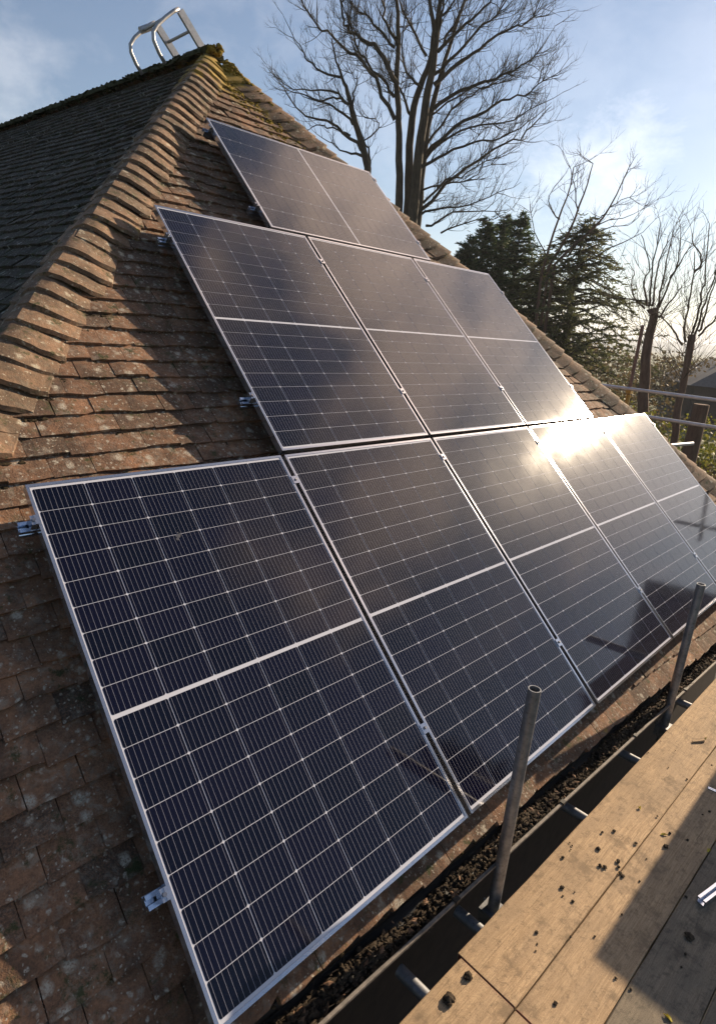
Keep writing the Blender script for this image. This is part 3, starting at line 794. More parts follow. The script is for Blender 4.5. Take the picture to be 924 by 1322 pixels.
for x in (-.9, -.25, .40, .80, 1.165, 2.08, 2.75, 3.62, 4.6, 5.4, 6.3):
    y_end = -1.262 if x < 4 else -1.33
    pipe((x+.02, -3.02, ZB-.038-RT-.004), (x, y_end, ZB-.038-RT-.004), 'transom')
# side scaffold beyond the right hip
XS = 8.6
pipe((XS, -1.9, G0+.031), (XS, 7.5, G0+.045), 'guard_rail', M_tube2, label='upper white guard rail beyond the right hip')
pipe((XS, -1.9, G0-.321), (XS, 7.5, G0-.315), 'guard_rail', M_tube2, label='lower white guard rail beyond the right hip')
pipe((XS-.35, .10, G0-.515), (XS-.35, -.42, G0-.515), 'guard_rail') if 0 else None
pipe((XS-.9, .48, G0-.60), (XS+.12, .30, G0-.60), 'transom', M_tube2, label='short tube end poking out past the right hip')
pipe((XS+.05, 1.262, 0), (XS+.05, 1.262, G0+.935), 'standard_pole', M_rust, 'rust brown upright pole beyond the right hip')
pipe((XS+.05, 4.2, 0), (XS+.05, 4.2, G0+.5), 'standard_pole'); pipe((XS+.05, -1.7, 0), (XS+.05, -1.7, G0+.4), 'standard_pole')
mb = MB(); mb.box((XS+.03, 1.25, G0+.0), (.045, .036, .035)); mb.tube([(XS+.05, 1.262, G0-.20), (XS+.05, 1.262, G0-.05)], .031, 12); mb.tube([(XS+.09, 1.25, G0+.02), (XS+.16, 1.25, G0+.02)], .009, 6)
sb(mb, 'coupler', M_yellow, 'yellow painted coupler on the rusty pole')
for (x, y) in (S1, S2):
    mb = MB(); mb.box((x, y+.0, ZB-.115), (.045, .042, .035)); mb.tube([(x+.03, y-.05, ZB-.11), (x+.03, y+.06, ZB-.11)], .008, 6); sb(mb, 'coupler', M_tube)

# boards: each lies loose on the transoms
def board(x0, x1, y0, y1, label, mat, dz=0, rot=0):
    Lb, Wb = x1-x0, abs(y1-y0)-.005
    M = BR @ T(((x0+x1)/2, (y0+y1)/2, ZB-.038+dz)) @ Matrix.Rotation(rot, 4, 'Z')
    t_ = thing('scaffold_board', label, 'scaffold board', M, 'scaffold boards of the platform')
    mb = MB(); nx = 24; rr2 = random.Random(label)
    e = .003
    sec = [(-Wb/2+e, 0), (Wb/2-e, 0), (Wb/2, e), (Wb/2, .038-e), (Wb/2-e, .038), (0, .0385), (-Wb/2+e, .038), (-Wb/2, .038-e), (-Wb/2, e)]
    n = len(sec); ph = rr2.random()*6
    for i in range(nx+1):
        x = -Lb/2+Lb*i/nx
        for (y, z) in sec:
            mb.v.append(Vector((x, y+rr2.uniform(-.0012, .0012), z+.0015*math.sin(x*2+ph)+rr2.uniform(-.0005, .0005))))
    for i in range(nx):
        for j in range(n): mb.f.append([i*n+j, i*n+(j+1) % n, (i+1)*n+(j+1) % n, (i+1)*n+j]); mb.mi.append(0); mb.r.append(0)
    mb.f.append(list(range(n))[::-1]); mb.f.append([nx*n+j for j in range(n)]); mb.mi += [0, 0]; mb.r += [0, 0]
    for f in mb.f: f.reverse()
    mb.build('plank', mat, t_)
    for s in (-1, 1):
        eb = MB(); eb.box((s*(Lb/2+.0012), 0, .019), (.0012, Wb/2-.004, .0195))
        eb.build('end_band', M_boardend, t_)
    return t_
ys = [-1.392, -1.640, -1.866, -2.088, -2.312, -2.537, -2.762]
board(-2.9, .966, -1.408, -1.640, 'short visible board end at the bottom edge with two moss lumps', M_wood, -.001)
board(.974, 4.87, ys[0], ys[1], 'inner sunlit scaffold board alongside the gutter gap', M_wood)
board(-2.9, .962, ys[1], ys[2], 'scaffold board corner low in the frame next to the rusty end band', M_wood, .001)
board(.972, 4.87, ys[1], ys[2], 'second sunlit scaffold board from the gutter, crossed by fine scratches', M_wood, .0015)
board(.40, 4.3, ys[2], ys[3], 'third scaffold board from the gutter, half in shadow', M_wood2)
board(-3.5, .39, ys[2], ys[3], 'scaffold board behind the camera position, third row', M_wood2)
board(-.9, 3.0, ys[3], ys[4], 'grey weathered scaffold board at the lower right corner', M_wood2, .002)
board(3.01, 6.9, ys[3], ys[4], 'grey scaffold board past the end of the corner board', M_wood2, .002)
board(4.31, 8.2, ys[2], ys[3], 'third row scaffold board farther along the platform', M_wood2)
board(4.88, 8.7, ys[0], ys[1], 'far end scaffold board by the gutter', M_wood)
board(4.88, 8.7, ys[1], ys[2], 'far end scaffold board one row from the gutter', M_wood)
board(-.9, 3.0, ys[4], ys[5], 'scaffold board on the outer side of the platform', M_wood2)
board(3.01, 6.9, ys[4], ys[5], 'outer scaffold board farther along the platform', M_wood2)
# unseen case added out of frame, sized to cast the shadow across the boards
def shadow_crate(x, y, w, d, h, label):
    M = T((x+w/2, y-d/2, ZB+.004)); t_ = thing('shadow_case', label, 'shadow caster', M)
    mb = MB()
    for sy in (-1, 0, 1): mb.box((0, sy*(d/2-.05), .045), (w/2, .045, .045))
    mb.build('pallet', M_wood, t_)
    n = max(2, int((h-.09)/.12))
    for k in range(n):
        hh = (h-.09)/n; mb = MB(); mb.box((0, -d/2+.006, .09+hh*(k+.5)), (w/2, .006, hh/2-.002)); mb.box((0, d/2-.006, .09+hh*(k+.5)), (w/2, .006, hh/2-.002))
        mb.box((-w/2-.006, 0, .09+hh*(k+.5)), (.006, d/2, hh/2-.002)); mb.box((w/2+.006, 0, .09+hh*(k+.5)), (.006, d/2, hh/2-.002)); mb.build('slat', M_wood, t_)
    mb = MB(); mb.box((0, 0, h+.006), (w/2+.012, d/2+.012, .006)); mb.build('lid', M_wood, t_)
shadow_crate(3.70, -1.965, 2.3, .55, 1.0, 'unseen wooden case added past the frame edge to shadow the boards')

# small things on the boards
def onb(x, y): return hzp(x, y, ZB+.0005)
def hzp(x, y, z):
    d = ray(x, y); return CP+d*((z-CP.z)/d.z)
def clump(px, py, r, label, group=None):
    p_ = hzp(px, py, ZB+.002); mb = MB(); mb.lump((0, 0, r*.4), r*.85, (1.15, 1, .7))
    for k in range(5 if r < .007 else 16 if r < .013 else 60):
        a_ = R.random()*6.28; q_ = r*R.random()**.5*1.05
        mb.lump((math.cos(a_)*q_, math.sin(a_)*q_*.8, r*R.uniform(.05, .75)*(1-q_/r*.5)), r*R.uniform(.15, .38), (1, 1, .8))
    o = mb.build('moss_clump', M_debris); o.location = p_
    tag(o, label, 'moss clump', group)
GM = 'crumbs of moss scattered on the scaffold boards'
clump(579, 1291, .021, 'largest ragged moss lump on the short board at the bottom edge', GM)
clump(604, 1261, .015, 'round brown moss lump just above the largest one on the short board', GM)
clump(889, 1210, .017, 'dark moss lump alone on the shaded board at lower right', GM)
clump(859, 1093, .012, 'moss lump at the shadow edge beside the yellow straw', GM)
for (x, y, r) in ((726, 1107, .008), (772, 1096, .010), (774, 1118, .009), (780, 1120, .010), (797, 1112, .010), (798, 1120, .008), (800, 1127, .008), (803, 1131, .009), (725, 1146, .010), (726, 1157, .005),
        (739, 1164, .007), (741, 1152, .004), (692, 1204, .008), (693, 1219, .004), (691, 1228, .004), (736, 1210, .006), (717, 1296, .008), (777, 1075, .007), (792, 1073, .009), (820, 1089, .008), (848, 1054, .006),
        (864, 1076, .007), (887, 1085, .007), (825, 1138, .005), (802, 1181, .006), (885, 1158, .007), (794, 1263, .006), (813, 1277, .006), (836, 972, .005), (886, 1006, .006), (862, 991, .005), (871, 969, .004),
        (918, 988, .006), (840, 958, .004), (852, 957, .004), (906, 1052, .006), (915, 1048, .007), (738, 1092, .005), (736, 1097, .004), (735, 1088, .004), (767, 1209, .005), (884, 1232, .006), (879, 1249, .005), (834, 1109, .004), (900, 1158, .004)):
    lb_ = ('small moss crumb in the loose cluster over the seam of the two sunlit boards' if 765 < x < 806 and 1090 < y < 1132 else
           'moss crumb in the left group near the gutter side of the inner sunlit board' if x < 745 and y > 1080 and y < 1240 else
           'moss crumb on the inner sunlit board near the wood splinter' if y < 1010 else
           'moss crumb near the bottom edge on the second sunlit board' if y > 1240 else
           'moss crumb on the shaded part of the boards at the right' if x > 838 else 'lone moss crumb on the second sunlit board near the shadow')
    clump(x, y, r, lb_, GM)
def leaf(px, py, ln, ang, label, mat, w=.004):
    p_ = hzp(px, py, ZB+.003); mb = MB()
    for k in range(3):
        a_ = ang+R.uniform(-.35, .35)*k; d = Vector((math.cos(a_), math.sin(a_), .05)); s = Vector((-d.y, d.x, 0))*w*.5
        e = d*ln*R.uniform(.7, 1); o_ = Vector((R.uniform(-.004, .004), R.uniform(-.004, .004), .001*k))
        mb.add([o_-s, o_+s, o_+e*.5+s*1.2+Vector((0, 0, .005)), o_+e, o_+e*.5-s*1.2+Vector((0, 0, .005))], [(0, 1, 2, 3, 4)])
        mb.add([o_-s-Vector((0, 0, .0015)), o_+s-Vector((0, 0, .0015)), o_+e*.5+s*1.2+Vector((0, 0, .0035)), o_+e-Vector((0, 0, .0015)), o_+e*.5-s*1.2+Vector((0, 0, .0035))], [(4, 3, 2, 1, 0)])
    o = mb.build('straw_wisp', mat); o.location = p_; tag(o, label, 'straw', 'yellow straw wisps on the boards')
M_straw = simple('yellow straw', (.55, .45, .06), .7, 0, .2)
leaf(852, 1077, .035, -.4, 'yellow straw wisp beside the moss lump at the shadow edge', M_straw)
leaf(826, 1044, .022, .6, 'small yellow wisp on the inner sunlit board', M_straw)
leaf(913, 1100, .035, -.2, 'thin yellow wisp near the cut aluminium rail', M_straw)
leaf(866, 1318, .03, .9, 'yellow wisp at the bottom edge of the frame', M_straw, .006)
leaf(909, 954, .022, .5, 'yellow wisp beside the wood splinter', M_straw)
p_ = hzp(901, 957, ZB+.005); mb = MB()
mb.add([(-.045, -.006, 0), (.04, -.008, 0), (.05, .006, 0), (-.04, .008, 0), (-.042, -.005, .006), (.035, -.006, .009), (.046, .004, .008), (-.04, .006, .004)], [(3, 2, 1, 0), (4, 5, 6, 7), (0, 1, 5, 4), (1, 2, 6, 5), (2, 3, 7, 6), (3, 0, 4, 7)])
o = mb.build('wood_splinter', M_wood); o.location = p_; o.rotation_euler.z = -.55; tag(o, 'pale splinter of wood lying on the inner scaffold board', 'wood splinter')
# cut ends of aluminium rail
def offcut(pa, pb, label, w=.017, h=.030):
    a, b = hzp(*pa, ZB+.002), hzp(*pb, ZB+.002); d = (b-a); ln = .32; d.normalize()
    mb = MB(); sec = [(-w, 0), (w, 0), (w, h), (w*.35, h), (w*.35, h*.75), (w*.75, h*.75), (w*.75, h*.2), (-w*.75, h*.2), (-w*.75, h*.75), (-w*.35, h*.75), (-w*.35, h), (-w, h)]
    n = len(sec); mb.add([(x, y, z) for x in (0, ln) for (y, z) in sec], [(i, (i+1) % n, n+(i+1) % n, n+i)[::-1] for i in range(n)]+[tuple(range(n)), tuple(range(n, 2*n))[::-1]])
    for f in mb.f: f.reverse()
    o = mb.build('rail_offcut', M_rail); o.location = a; o.rotation_euler.z = math.atan2(d.y, d.x); tag(o, label, 'metal offcut')
offcut((903, 1168), (924, 1152), 'bright cut end of aluminium rail lying on the shaded board')
offcut((913, 1018), (924, 1023), 'thin grey metal strip at the right edge of the frame', .008, .008)

# ------------------------------------------------------------------ roof ladder hooked over the ridge
lad = thing('roof_ladder', 'grey aluminium roof ladder hooked over the mossy ridge', 'ladder', T((UA, 3.7, G0+2.85)))
Linv = T((-UA, -3.7, -G0-2.85))
def lb(mb, name, mat, **k): mb.v = [Linv @ a for a in mb.v]; return mb.build(name, mat, lad, **k)
hook = [(2.55, 3.175), (2.50, 3.14), (2.42, 3.065), (2.345, 2.985), (2.305, 2.92), (2.31, 2.86), (2.36, 2.78), (2.42, 2.715)]
for y in (3.47, 3.90):
    lf = lift(y)
    mb = MB()
    for k in range(1):
        a = Vector((2.562, y, G0+3.165)); d = Vector((CP_, 0, -SP_))
        u2 = Vector((SP_, 0, CP_)); a2 = a+d*2.9
        w_, h_ = .013, .032
        q = [p_+Vector((0, s1*w_, 0))+u2*(s2*h_) for p_ in (a, a2) for (s1, s2) in ((-1, -1), (1, -1), (1, 1), (-1, 1))]
        mb.add(q, [(0, 1, 2, 3)[::-1], (4, 5, 6, 7), (0, 4, 5, 1)[::-1], (1, 5, 6, 2)[::-1], (2, 6, 7, 3)[::-1], (3, 7, 4, 0)[::-1]])
    lb(mb, 'stile', M_ladder)
    mb = MB(); pts = [Vector((x, y+.0, G0+z)) for x, z in hook]; mb.tube(pts, .017, 8); lb(mb, 'hook', M_ladder, smooth=True)
for k in range(9):
    c = Vector((2.562, 0, G0+3.165))+Vector((CP_, 0, -SP_))*(.30*k+.16)
    mb = MB(); mb.tube([c+Vector((0, 3.485, 0)), c+Vector((0, 3.885, 0))], .013, 8); lb(mb, 'rung', M_ladder)
mb = MB(); mb.tube([(2.43, 3.47, G0+3.07), (2.43, 3.9, G0+3.07)], .014, 8); lb(mb, 'cross_bar', M_ladder)
mb = MB(); mb.tube([(2.40, 3.9, G0+3.06), (2.50, 3.88, G0+3.12)], .03, 8); lb(mb, 'hinge', M_ladder)

# ------------------------------------------------------------------ trees
def limb(mb, pts, r0, r1, n=6):
    k = len(pts); mb.tube(pts, [r0+(r1-r0)*(i/(k-1))**.8 for i in range(k)], n, False)
def smooth_pts(pts, sub=3, jit=.02):
    out = []
    for i in range(len(pts)-1):
        p0, p1, p2, p3 = pts[max(i-1, 0)], pts[i], pts[i+1], pts[min(i+2, len(pts)-1)]
        for j in range(sub):
            t = j/sub
            q = .5*((2*p1)+(p2-p0)*t+(2*p0-5*p1+4*p2-p3)*t*t+(3*p1-p0-3*p2+p3)*t**3)
            out.append(q+Vector((R.gauss(0, jit), R.gauss(0, jit), R.gauss(0, jit))))
    out.append(pts[-1]); return out
def twig(mb, p, d, ln, r, depth, upb=.25, spread=.6):
    n = 3; pts = [p]; q = p.copy(); dd = d.copy()
    for i in range(n):
        dd = (dd+Vector((R.gauss(0, .16), R.gauss(0, .16), R.gauss(0, .12)+upb*.33))).normalized()
        q = q+dd*ln/n; pts.append(q.copy())
    mb.tube(pts, [r, r*.8, r*.6, r*.35], 3 if r < .03 else 5, False)
    if depth <= 0: return
    for k in range(R.randint(3, 5) if depth < 2 else R.randint(1, 3)):
        i = R.randint(1, n); side = Vector((R.gauss(0, 1), R.gauss(0, 1), R.gauss(0, .6))); side = (side-dd*side.dot(dd)).normalized()
        d2 = (dd+side*R.uniform(.45, spread+.35)).normalized()
        twig(mb, pts[i], d2, ln*R.uniform(.5, .8), r*.55, depth-1, upb, spread)
def skeleton_tree(name, label, cat, dist, stems, branches, rootpx, mat, tw_len, tw_n, upb, seed, rpx=1.0, group=None, depth=2, tr=.012):
    global R
    keep = R; R = random.Random(seed)
    root = at(*rootpx, dist); root.z = 0
    tr_ = thing(name, label, cat, T(root), group); inv = T(-root)
    st, br_ = MB(), MB(); pix = dist/FPX
    def conv(pts, dd0, dspread):
        out = []; off = dd0
        for i, (x, y) in enumerate(pts):
            out.append(at(x, y, dist+off)); off += R.uniform(-.2, 1)*dspread
        return out
    for pts, w0, w1 in stems:
        P_ = smooth_pts(conv(pts, R.uniform(-.4, .4), R.uniform(-.25, .25)), 3, .012)
        base = P_[0].copy(); low = Vector((root.x*.6+base.x*.4, root.y*.6+base.y*.4, 0)); mid = base.lerp(low, .5)
        limb(st, [low, mid]+P_, w0*pix*.52, w1*pix*.42, 8)
        for k in range(max(6, int(tw_n*.8))):
            i = R.randint(len(P_)//3, len(P_)-1); side = Vector((R.gauss(0, 1), R.gauss(0, 1), R.uniform(0, .8))).normalized()
            twig(br_, P_[i], side, tw_len*R.uniform(.7, 1.5), tr*1.6, depth, upb)
    for pts, w0, w1 in branches:
        P_ = smooth_pts(conv(pts, R.uniform(-.3, .3), R.uniform(-.5, .5)), 3, .03)
        limb(br_, P_, w0*pix*.42, w1*pix*.38, 5)
        for k in range(int(tw_n*len(P_)/8)):
            i = R.randint(1, len(P_)-1); dd = (P_[i]-P_[i-1]).normalized()
            side = Vector((R.gauss(0, 1), R.gauss(0, 1), R.gauss(.3, .7))); side = (side-dd*side.dot(dd)).normalized()
            twig(br_, P_[i], (dd*.9+side*.8).normalized(), tw_len*R.uniform(.6, 1.3), tr*1.5, depth, upb)
        twig(br_, P_[-1], (P_[-1]-P_[-2]).normalized(), tw_len*1.3, w1*pix*.5, depth, upb)
    for mb, nm, mm in ((st, 'trunk', mat), (br_, 'crown', M_twig if mat != M_bark else M_bark)):
        mb.v = [inv @ a for a in mb.v]; mb.build(nm, mm, tr_, smooth=True)
    R = keep
    return tr_
skeleton_tree('bare_tree', 'tall bare tree with several upright stems behind the right hip', 'tree', 22,
 [([(515, 261), (515, 206), (515, 156), (512, 109), (514, 52), (512, 0), (506, -70), (500, -130)], 10, 2),
  ([(527, 270), (528, 208), (531, 153), (542, 112), (555, 78), (560, 39), (555, 10), (545, -60), (540, -130)], 11, 2),
  ([(533, 273), (540, 200), (549, 135), (558, 91), (563, 52), (567, 10), (575, -60), (585, -120)], 13, 2),
  ([(541, 275), (546, 208), (556, 145), (566, 105), (580, 60), (600, 0), (615, -50)], 10, 2)],
 [([(512, 109), (494, 74), (475, 56), (459, 43), (447, 33), (442, 18), (436, -20)], 7, 2),
  ([(510, 125), (498, 109), (475, 84), (463, 62), (455, 40), (440, 0)], 5, 1.5),
  ([(510, 154), (494, 125), (479, 94), (459, 72), (440, 57), (422, 42), (408, 29), (393, 8), (380, -20)], 6, 1.5),
  ([(508, 62), (490, 37), (471, 18), (455, 8), (440, -20)], 4, 1.5), ([(513, 60), (500, 30), (492, 0), (480, -50)], 5, 1.5),
  ([(531, 153), (520, 125), (510, 106)], 5, 2),
  ([(541, 273), (566, 249), (602, 216), (638, 192), (672, 177), (688, 161)], 6, 1.5),
  ([(542, 275), (566, 268), (605, 265), (641, 249)], 4, 1.2), ([(550, 293), (584, 275), (638, 273)], 4, 1.2),
  ([(570, 300), (600, 288), (640, 282)], 3, 1), ([(545, 260), (575, 235), (604, 222), (636, 205)], 4, 1.2),
  ([(548, 216), (576, 197), (610, 182), (646, 179), (680, 158)], 5, 1.3),
  ([(549, 197), (584, 166), (625, 142), (646, 131), (677, 122), (700, 105)], 6, 1.3),
  ([(549, 205), (580, 175), (620, 160), (660, 155), (690, 138)], 4, 1.2),
  ([(558, 140), (592, 119), (625, 106), (646, 96), (672, 86), (692, 70)], 6, 1.3),
  ([(560, 109), (594, 80), (620, 60), (651, 39), (672, 34), (688, 20)], 6, 1.3),
  ([(566, 67), (592, 39), (618, 16), (636, -5), (655, -40)], 5, 1.3), ([(550, 187), (584, 145), (610, 119), (631, 112)], 4, 1.2),
  ([(568, 65), (584, 34), (597, 5), (610, -40)], 4, 1.3), ([(545, 244), (584, 236), (605, 230), (633, 213)], 3, 1),
  ([(564, 50), (568, 20), (574, -10)], 5, 2), ([(551, 73), (529, 31), (516, 5), (505, -40)], 4, 1.3),
  ([(560, 95), (590, 70), (615, 40), (640, 20), (660, -10)], 5, 1.3), ([(555, 150), (590, 125), (620, 112), (655, 105)], 3, 1),
  ([(540, 110), (525, 95), (520, 60), (522, 10)], 4, 1.2), ([(560, 35), (585, 0), (600, -60)], 4, 1.2)],
 (532, 300), M_bark, .62, 17, .35, 11, 1.0, None, 3, .009)
skeleton_tree('bare_tree', 'crooked bare tree leaning left, beside the tall multi-stemmed tree', 'tree', 20,
 [([(475, 218), (465, 181), (455, 148), (453, 133), (446, 113), (441, 101), (434, 78), (428, 50)], 9, 1.5)],
 [([(467, 193), (442, 171), (422, 156), (395, 150), (375, 128), (356, 99)], 5, 1.2), ([(457, 160), (436, 142), (418, 133), (397, 125), (373, 117)], 4, 1.2),
  ([(449, 134), (436, 125), (414, 131), (400, 128)], 4, 1.2), ([(447, 132), (428, 117), (401, 115), (371, 111)], 4, 1.2),
  ([(441, 101), (416, 92), (397, 78), (389, 62), (380, 50)], 3.5, 1), ([(453, 133), (456, 117), (461, 105), (451, 94)], 3, 1),
  ([(466, 200), (446, 195), (424, 183)], 4, 1.2), ([(476, 214), (477, 195), (474, 181), (489, 164), (484, 154), (463, 150)], 3.5, 1),
  ([(452, 175), (430, 165), (410, 162), (398, 168)], 3, 1)],
 (478, 240), M_bark, .45, 9, .4, 12, 1.0, None, 3, .007)
skeleton_tree('bare_tree', 'thin bare tree fanning out above the cedar', 'tree', 23,
 [([(699, 352), (715, 300), (731, 254), (740, 216)], 4, 1), ([(707, 346), (734, 300), (753, 251), (765, 211)], 4.5, 1), ([(715, 341), (756, 303), (786, 268), (810, 219)], 4.5, 1)],
 [([(731, 330), (769, 292), (818, 276)], 3, .8), ([(742, 346), (786, 322), (829, 300)], 3, .8), ([(722, 285), (708, 262), (714, 243)], 2.2, .7), ([(745, 270), (740, 240), (735, 215)], 2, .7),
  ([(775, 280), (795, 262), (812, 255)], 2, .7), ([(705, 330), (690, 300), (685, 275)], 2, .7), ([(760, 300), (790, 295), (815, 288)], 2, .7)],
 (700, 470), M_barkred, .55, 5, .45, 13, tr=.008)
# pollards
def pollard(label, dist, trunk, w0, w1, shoots, seed):
    global R
    keep = R; R = random.Random(seed); pix = dist/FPX*.86
    P_ = [at(x, y, dist) for x, y in trunk]; root = P_[-1].copy(); root.z = 0
    tr_ = thing('pollard_tree', label, 'tree', T(root), 'pollarded trees behind the side scaffold'); inv = T(-root)
    st = MB(); pts = smooth_pts(P_[::-1], 3, .015); pts = [root]+pts
    st.tube(pts, [w1*pix*.5*1.15]+[((w1*pix)+(w0-w1)*pix*i/(len(pts)-2))*.5 for i in range(len(pts)-1)], 12, True)
    top = pts[-1]; st.lump(top-Vector((0, 0, .08)), w0*pix*.62, (1.2, 1.2, .8)); st.lump(top+Vector((.1, 0, -.25)), w0*pix*.5, (1, 1, 1))
    st.v = [inv @ a for a in st.v]; st.build('trunk', M_barkred, tr_, auto=50)
    cr = MB()
    for s in shoots:
        q = smooth_pts([at(x, y, dist+R.uniform(-.1, .1)+(i*R.uniform(-.3, .3))) for i, (x, y) in enumerate(s)], 4, .012)
        cr.tube(q, [.022*(1-i/len(q))+.006 for i in range(len(q))], 4, False)
        for k in range(7):
            i = R.randint(2, len(q)-1); dd = (q[i]-q[i-1]).normalized(); sd = Vector((R.gauss(0, 1), R.gauss(0, 1), .3)).normalized()
            twig(cr, q[i], (dd+sd*.7).normalized(), R.uniform(.3, .8), .007, 1, .3)
    for k in range(26):
        a_ = R.random()*6.28; d = Vector((math.cos(a_), math.sin(a_), R.uniform(.2, 1.6))).normalized()
        twig(cr, top-Vector((0, 0, R.uniform(0, 1.1))), d, R.uniform(.6, 1.5), .009, 1, .4)
    cr.v = [inv @ a for a in cr.v]; cr.build('crown', M_twig, tr_); R = keep
pollard('thick pollarded trunk with upright shoots beside the rusty pole', 17, [(843, 398), (838, 430), (833, 465), (830, 510), (828, 570)], 9.5, 15,
 [[(834, 395), (831, 362), (838, 345), (827, 303)], [(838, 396), (841, 355), (852, 288)], [(842, 395), (848, 350), (862, 305)], [(848, 398), (858, 350), (869, 297)], [(850, 397), (872, 347), (892, 316)], [(865, 360), (875, 335), (878, 303)], [(832, 400), (815, 378), (818, 350)], [(850, 410), (868, 385), (880, 370)], [(833, 388), (790, 385)]], 3)
pollard('slimmer leaning pollarded trunk at the right edge with long shoots', 15.5, [(893, 432), (889, 455), (880, 500), (872, 540), (869, 585)], 8, 9,
 [[(883, 443), (887, 400), (894, 361), (896, 325)], [(893, 429), (903, 390), (909, 355), (915, 289)], [(900, 429), (912, 400), (920, 373), (926, 336)], [(901, 434), (924, 411), (940, 395)], [(897, 430), (905, 400), (921, 360), (935, 310)], [(895, 352), (905, 335), (893, 310)], [(880, 445), (860, 415), (845, 400)]], 4)
st = MB(); a = at(905, 522, 14); b = a.copy(); b.z = 0; st.tube([b, a], [.17, .14], 12, True); st.v = [T(-b) @ v for v in st.v]; o = st.build('tree_stump', M_barkred, auto=50); o.location = b
tag(o, 'tall cut stump behind the guard rails at the right', 'tree stump')

def conifer(name, label, top, base_r, mat, seed, droop=.25, dens=1.0, zlow=.5, spray=.26, group=None, sparse=0, n_br=90):
    rr = random.Random(seed); H = top.z; root = Vector((top.x, top.y, 0))
    t_ = thing(name, label, 'conifer', T(root), group)
    tk = MB(); tk.tube([(0, 0, 0), (0, 0, H*.5), (0, 0, H*.97)], [.22*H/9, .12*H/9, .02], 8, True); tk.build('trunk', M_bark, t_)
    cr = MB(); wood_ = MB()
    for k in range(n_br):
        f = (k+rr.random())/n_br; z = zlow+(H-zlow)*f**.85
        ln = base_r*(1-((z-zlow)/(H-zlow)))**.6*rr.uniform(.6, 1.15)+.15
        a_ = k*2.399+rr.uniform(-.4, .4); a_ = rr.random()*6.28; z += rr.uniform(-.25, .25); d = Vector((math.cos(a_), math.sin(a_), rr.uniform(-.2, .55)))
        p0 = Vector((0, 0, z)); n_ = max(3, int(ln/.28)); pts = []
        for i in range(n_+1):
            s = i/n_; pts.append(p0+d*ln*s+Vector((0, 0, -droop*ln*s*s+rr.gauss(0, .03))))
        wood_.tube(pts, [.03*(1-i/len(pts))+.006 for i in range(len(pts))], 3, False)
        r_ = rr.random()
        for i in range(1, n_+1):
            if rr.random() < sparse: continue
            for q in range(int(20*dens)):
                sd = Vector((rr.gauss(0, 1), rr.gauss(0, 1), rr.gauss(-.15, .45))).normalized(); e = (d.normalized()*.6+sd*.9).normalized()*spray*rr.uniform(.5, 1.3)
                c = pts[i]+(pts[i-1]-pts[i])*rr.random()
                w = e.cross(Vector((rr.gauss(0, 1), rr.gauss(0, 1), rr.gauss(0, 1)))).normalized()*spray*.10
                cr.add([c-w*.6, c+w*.6, c+e*.55+w, c+e, c+e*.55-w], [(0, 1, 2, 3, 4)], 0, (r_*.5+rr.random()*.5))
                if q % 2:
                    e2 = (e+Vector((0, 0, -.5*spray))+w*4).normalized()*spray*.6; c2 = c+e*.5; w2 = w*.7
                    cr.add([c2-w2, c2+w2, c2+e2], [(0, 1, 2)], 0, (r_*.5+rr.random()*.5))
    for k in range(int(n_br*26)):
        f = rr.random(); z = zlow+(H-zlow)*f; rad_ = base_r*(1-f)**.6*rr.random()**.45*rr.uniform(.8, 1.1); a_ = rr.random()*6.28
        c = Vector((math.cos(a_)*rad_, math.sin(a_)*rad_, z-droop*rad_*.6+rr.gauss(0, .15)))
        if sparse and math.sin(a_*3+z*2.1)+math.sin(z*5.3+a_) > .9: continue
        e = (Vector((math.cos(a_), math.sin(a_), rr.gauss(0, .5)))+Vector((rr.gauss(0, .5), rr.gauss(0, .5), 0))).normalized()*spray*rr.uniform(.7, 1.6)
        w = e.cross(Vector((rr.gauss(0, 1), rr.gauss(0, 1), rr.gauss(0, 1)))).normalized()*spray*.12
        cr.add([c-w*.6, c+w*.6, c+e*.55+w, c+e, c+e*.55-w], [(0, 1, 2, 3, 4)], 0, rr.random())
    wood_.build('branch', M_bark, t_); cr.build('crown', mat, t_)
conifer('conifer', 'dark feathery conifer with its pointed top, leftmost of the dark group', at(628, 290, 26), 2.0, M_conifer, 21, .2, 1.5, 1.0, .15, None, 0, 200)
conifer('conifer', 'dark conifer with narrow tip in the middle of the dark group', at(652, 285, 27), 1.9, M_conifer, 22, .2, 1.5, 1.0, .15, None, 0, 200)
conifer('conifer', 'tallest dark conifer on the right of the dark group', at(674, 280, 26), 2.1, M_conifer, 23, .2, 1.5, 1.0, .15, None, 0, 200)
conifer('conifer', 'low broad dark conifer filling in behind the roof hip', at(606, 312, 25), 1.8, M_conifer, 24, .2, 1.5, .6, .15, None, 0, 190)
conifer('cedar_tree', 'loose olive cedar with sparse layered branches left of the rusty pole', at(754, 287, 24), 4.6, M_cedar, 25, .30, 1.1, .6, .16, None, .2, 230)
conifer('cedar_tree', 'low spreading cedar under the thin bare tree', at(700, 335, 25), 3.6, M_cedar, 26, .25, 1.2, .6, .16, None, .1, 200)

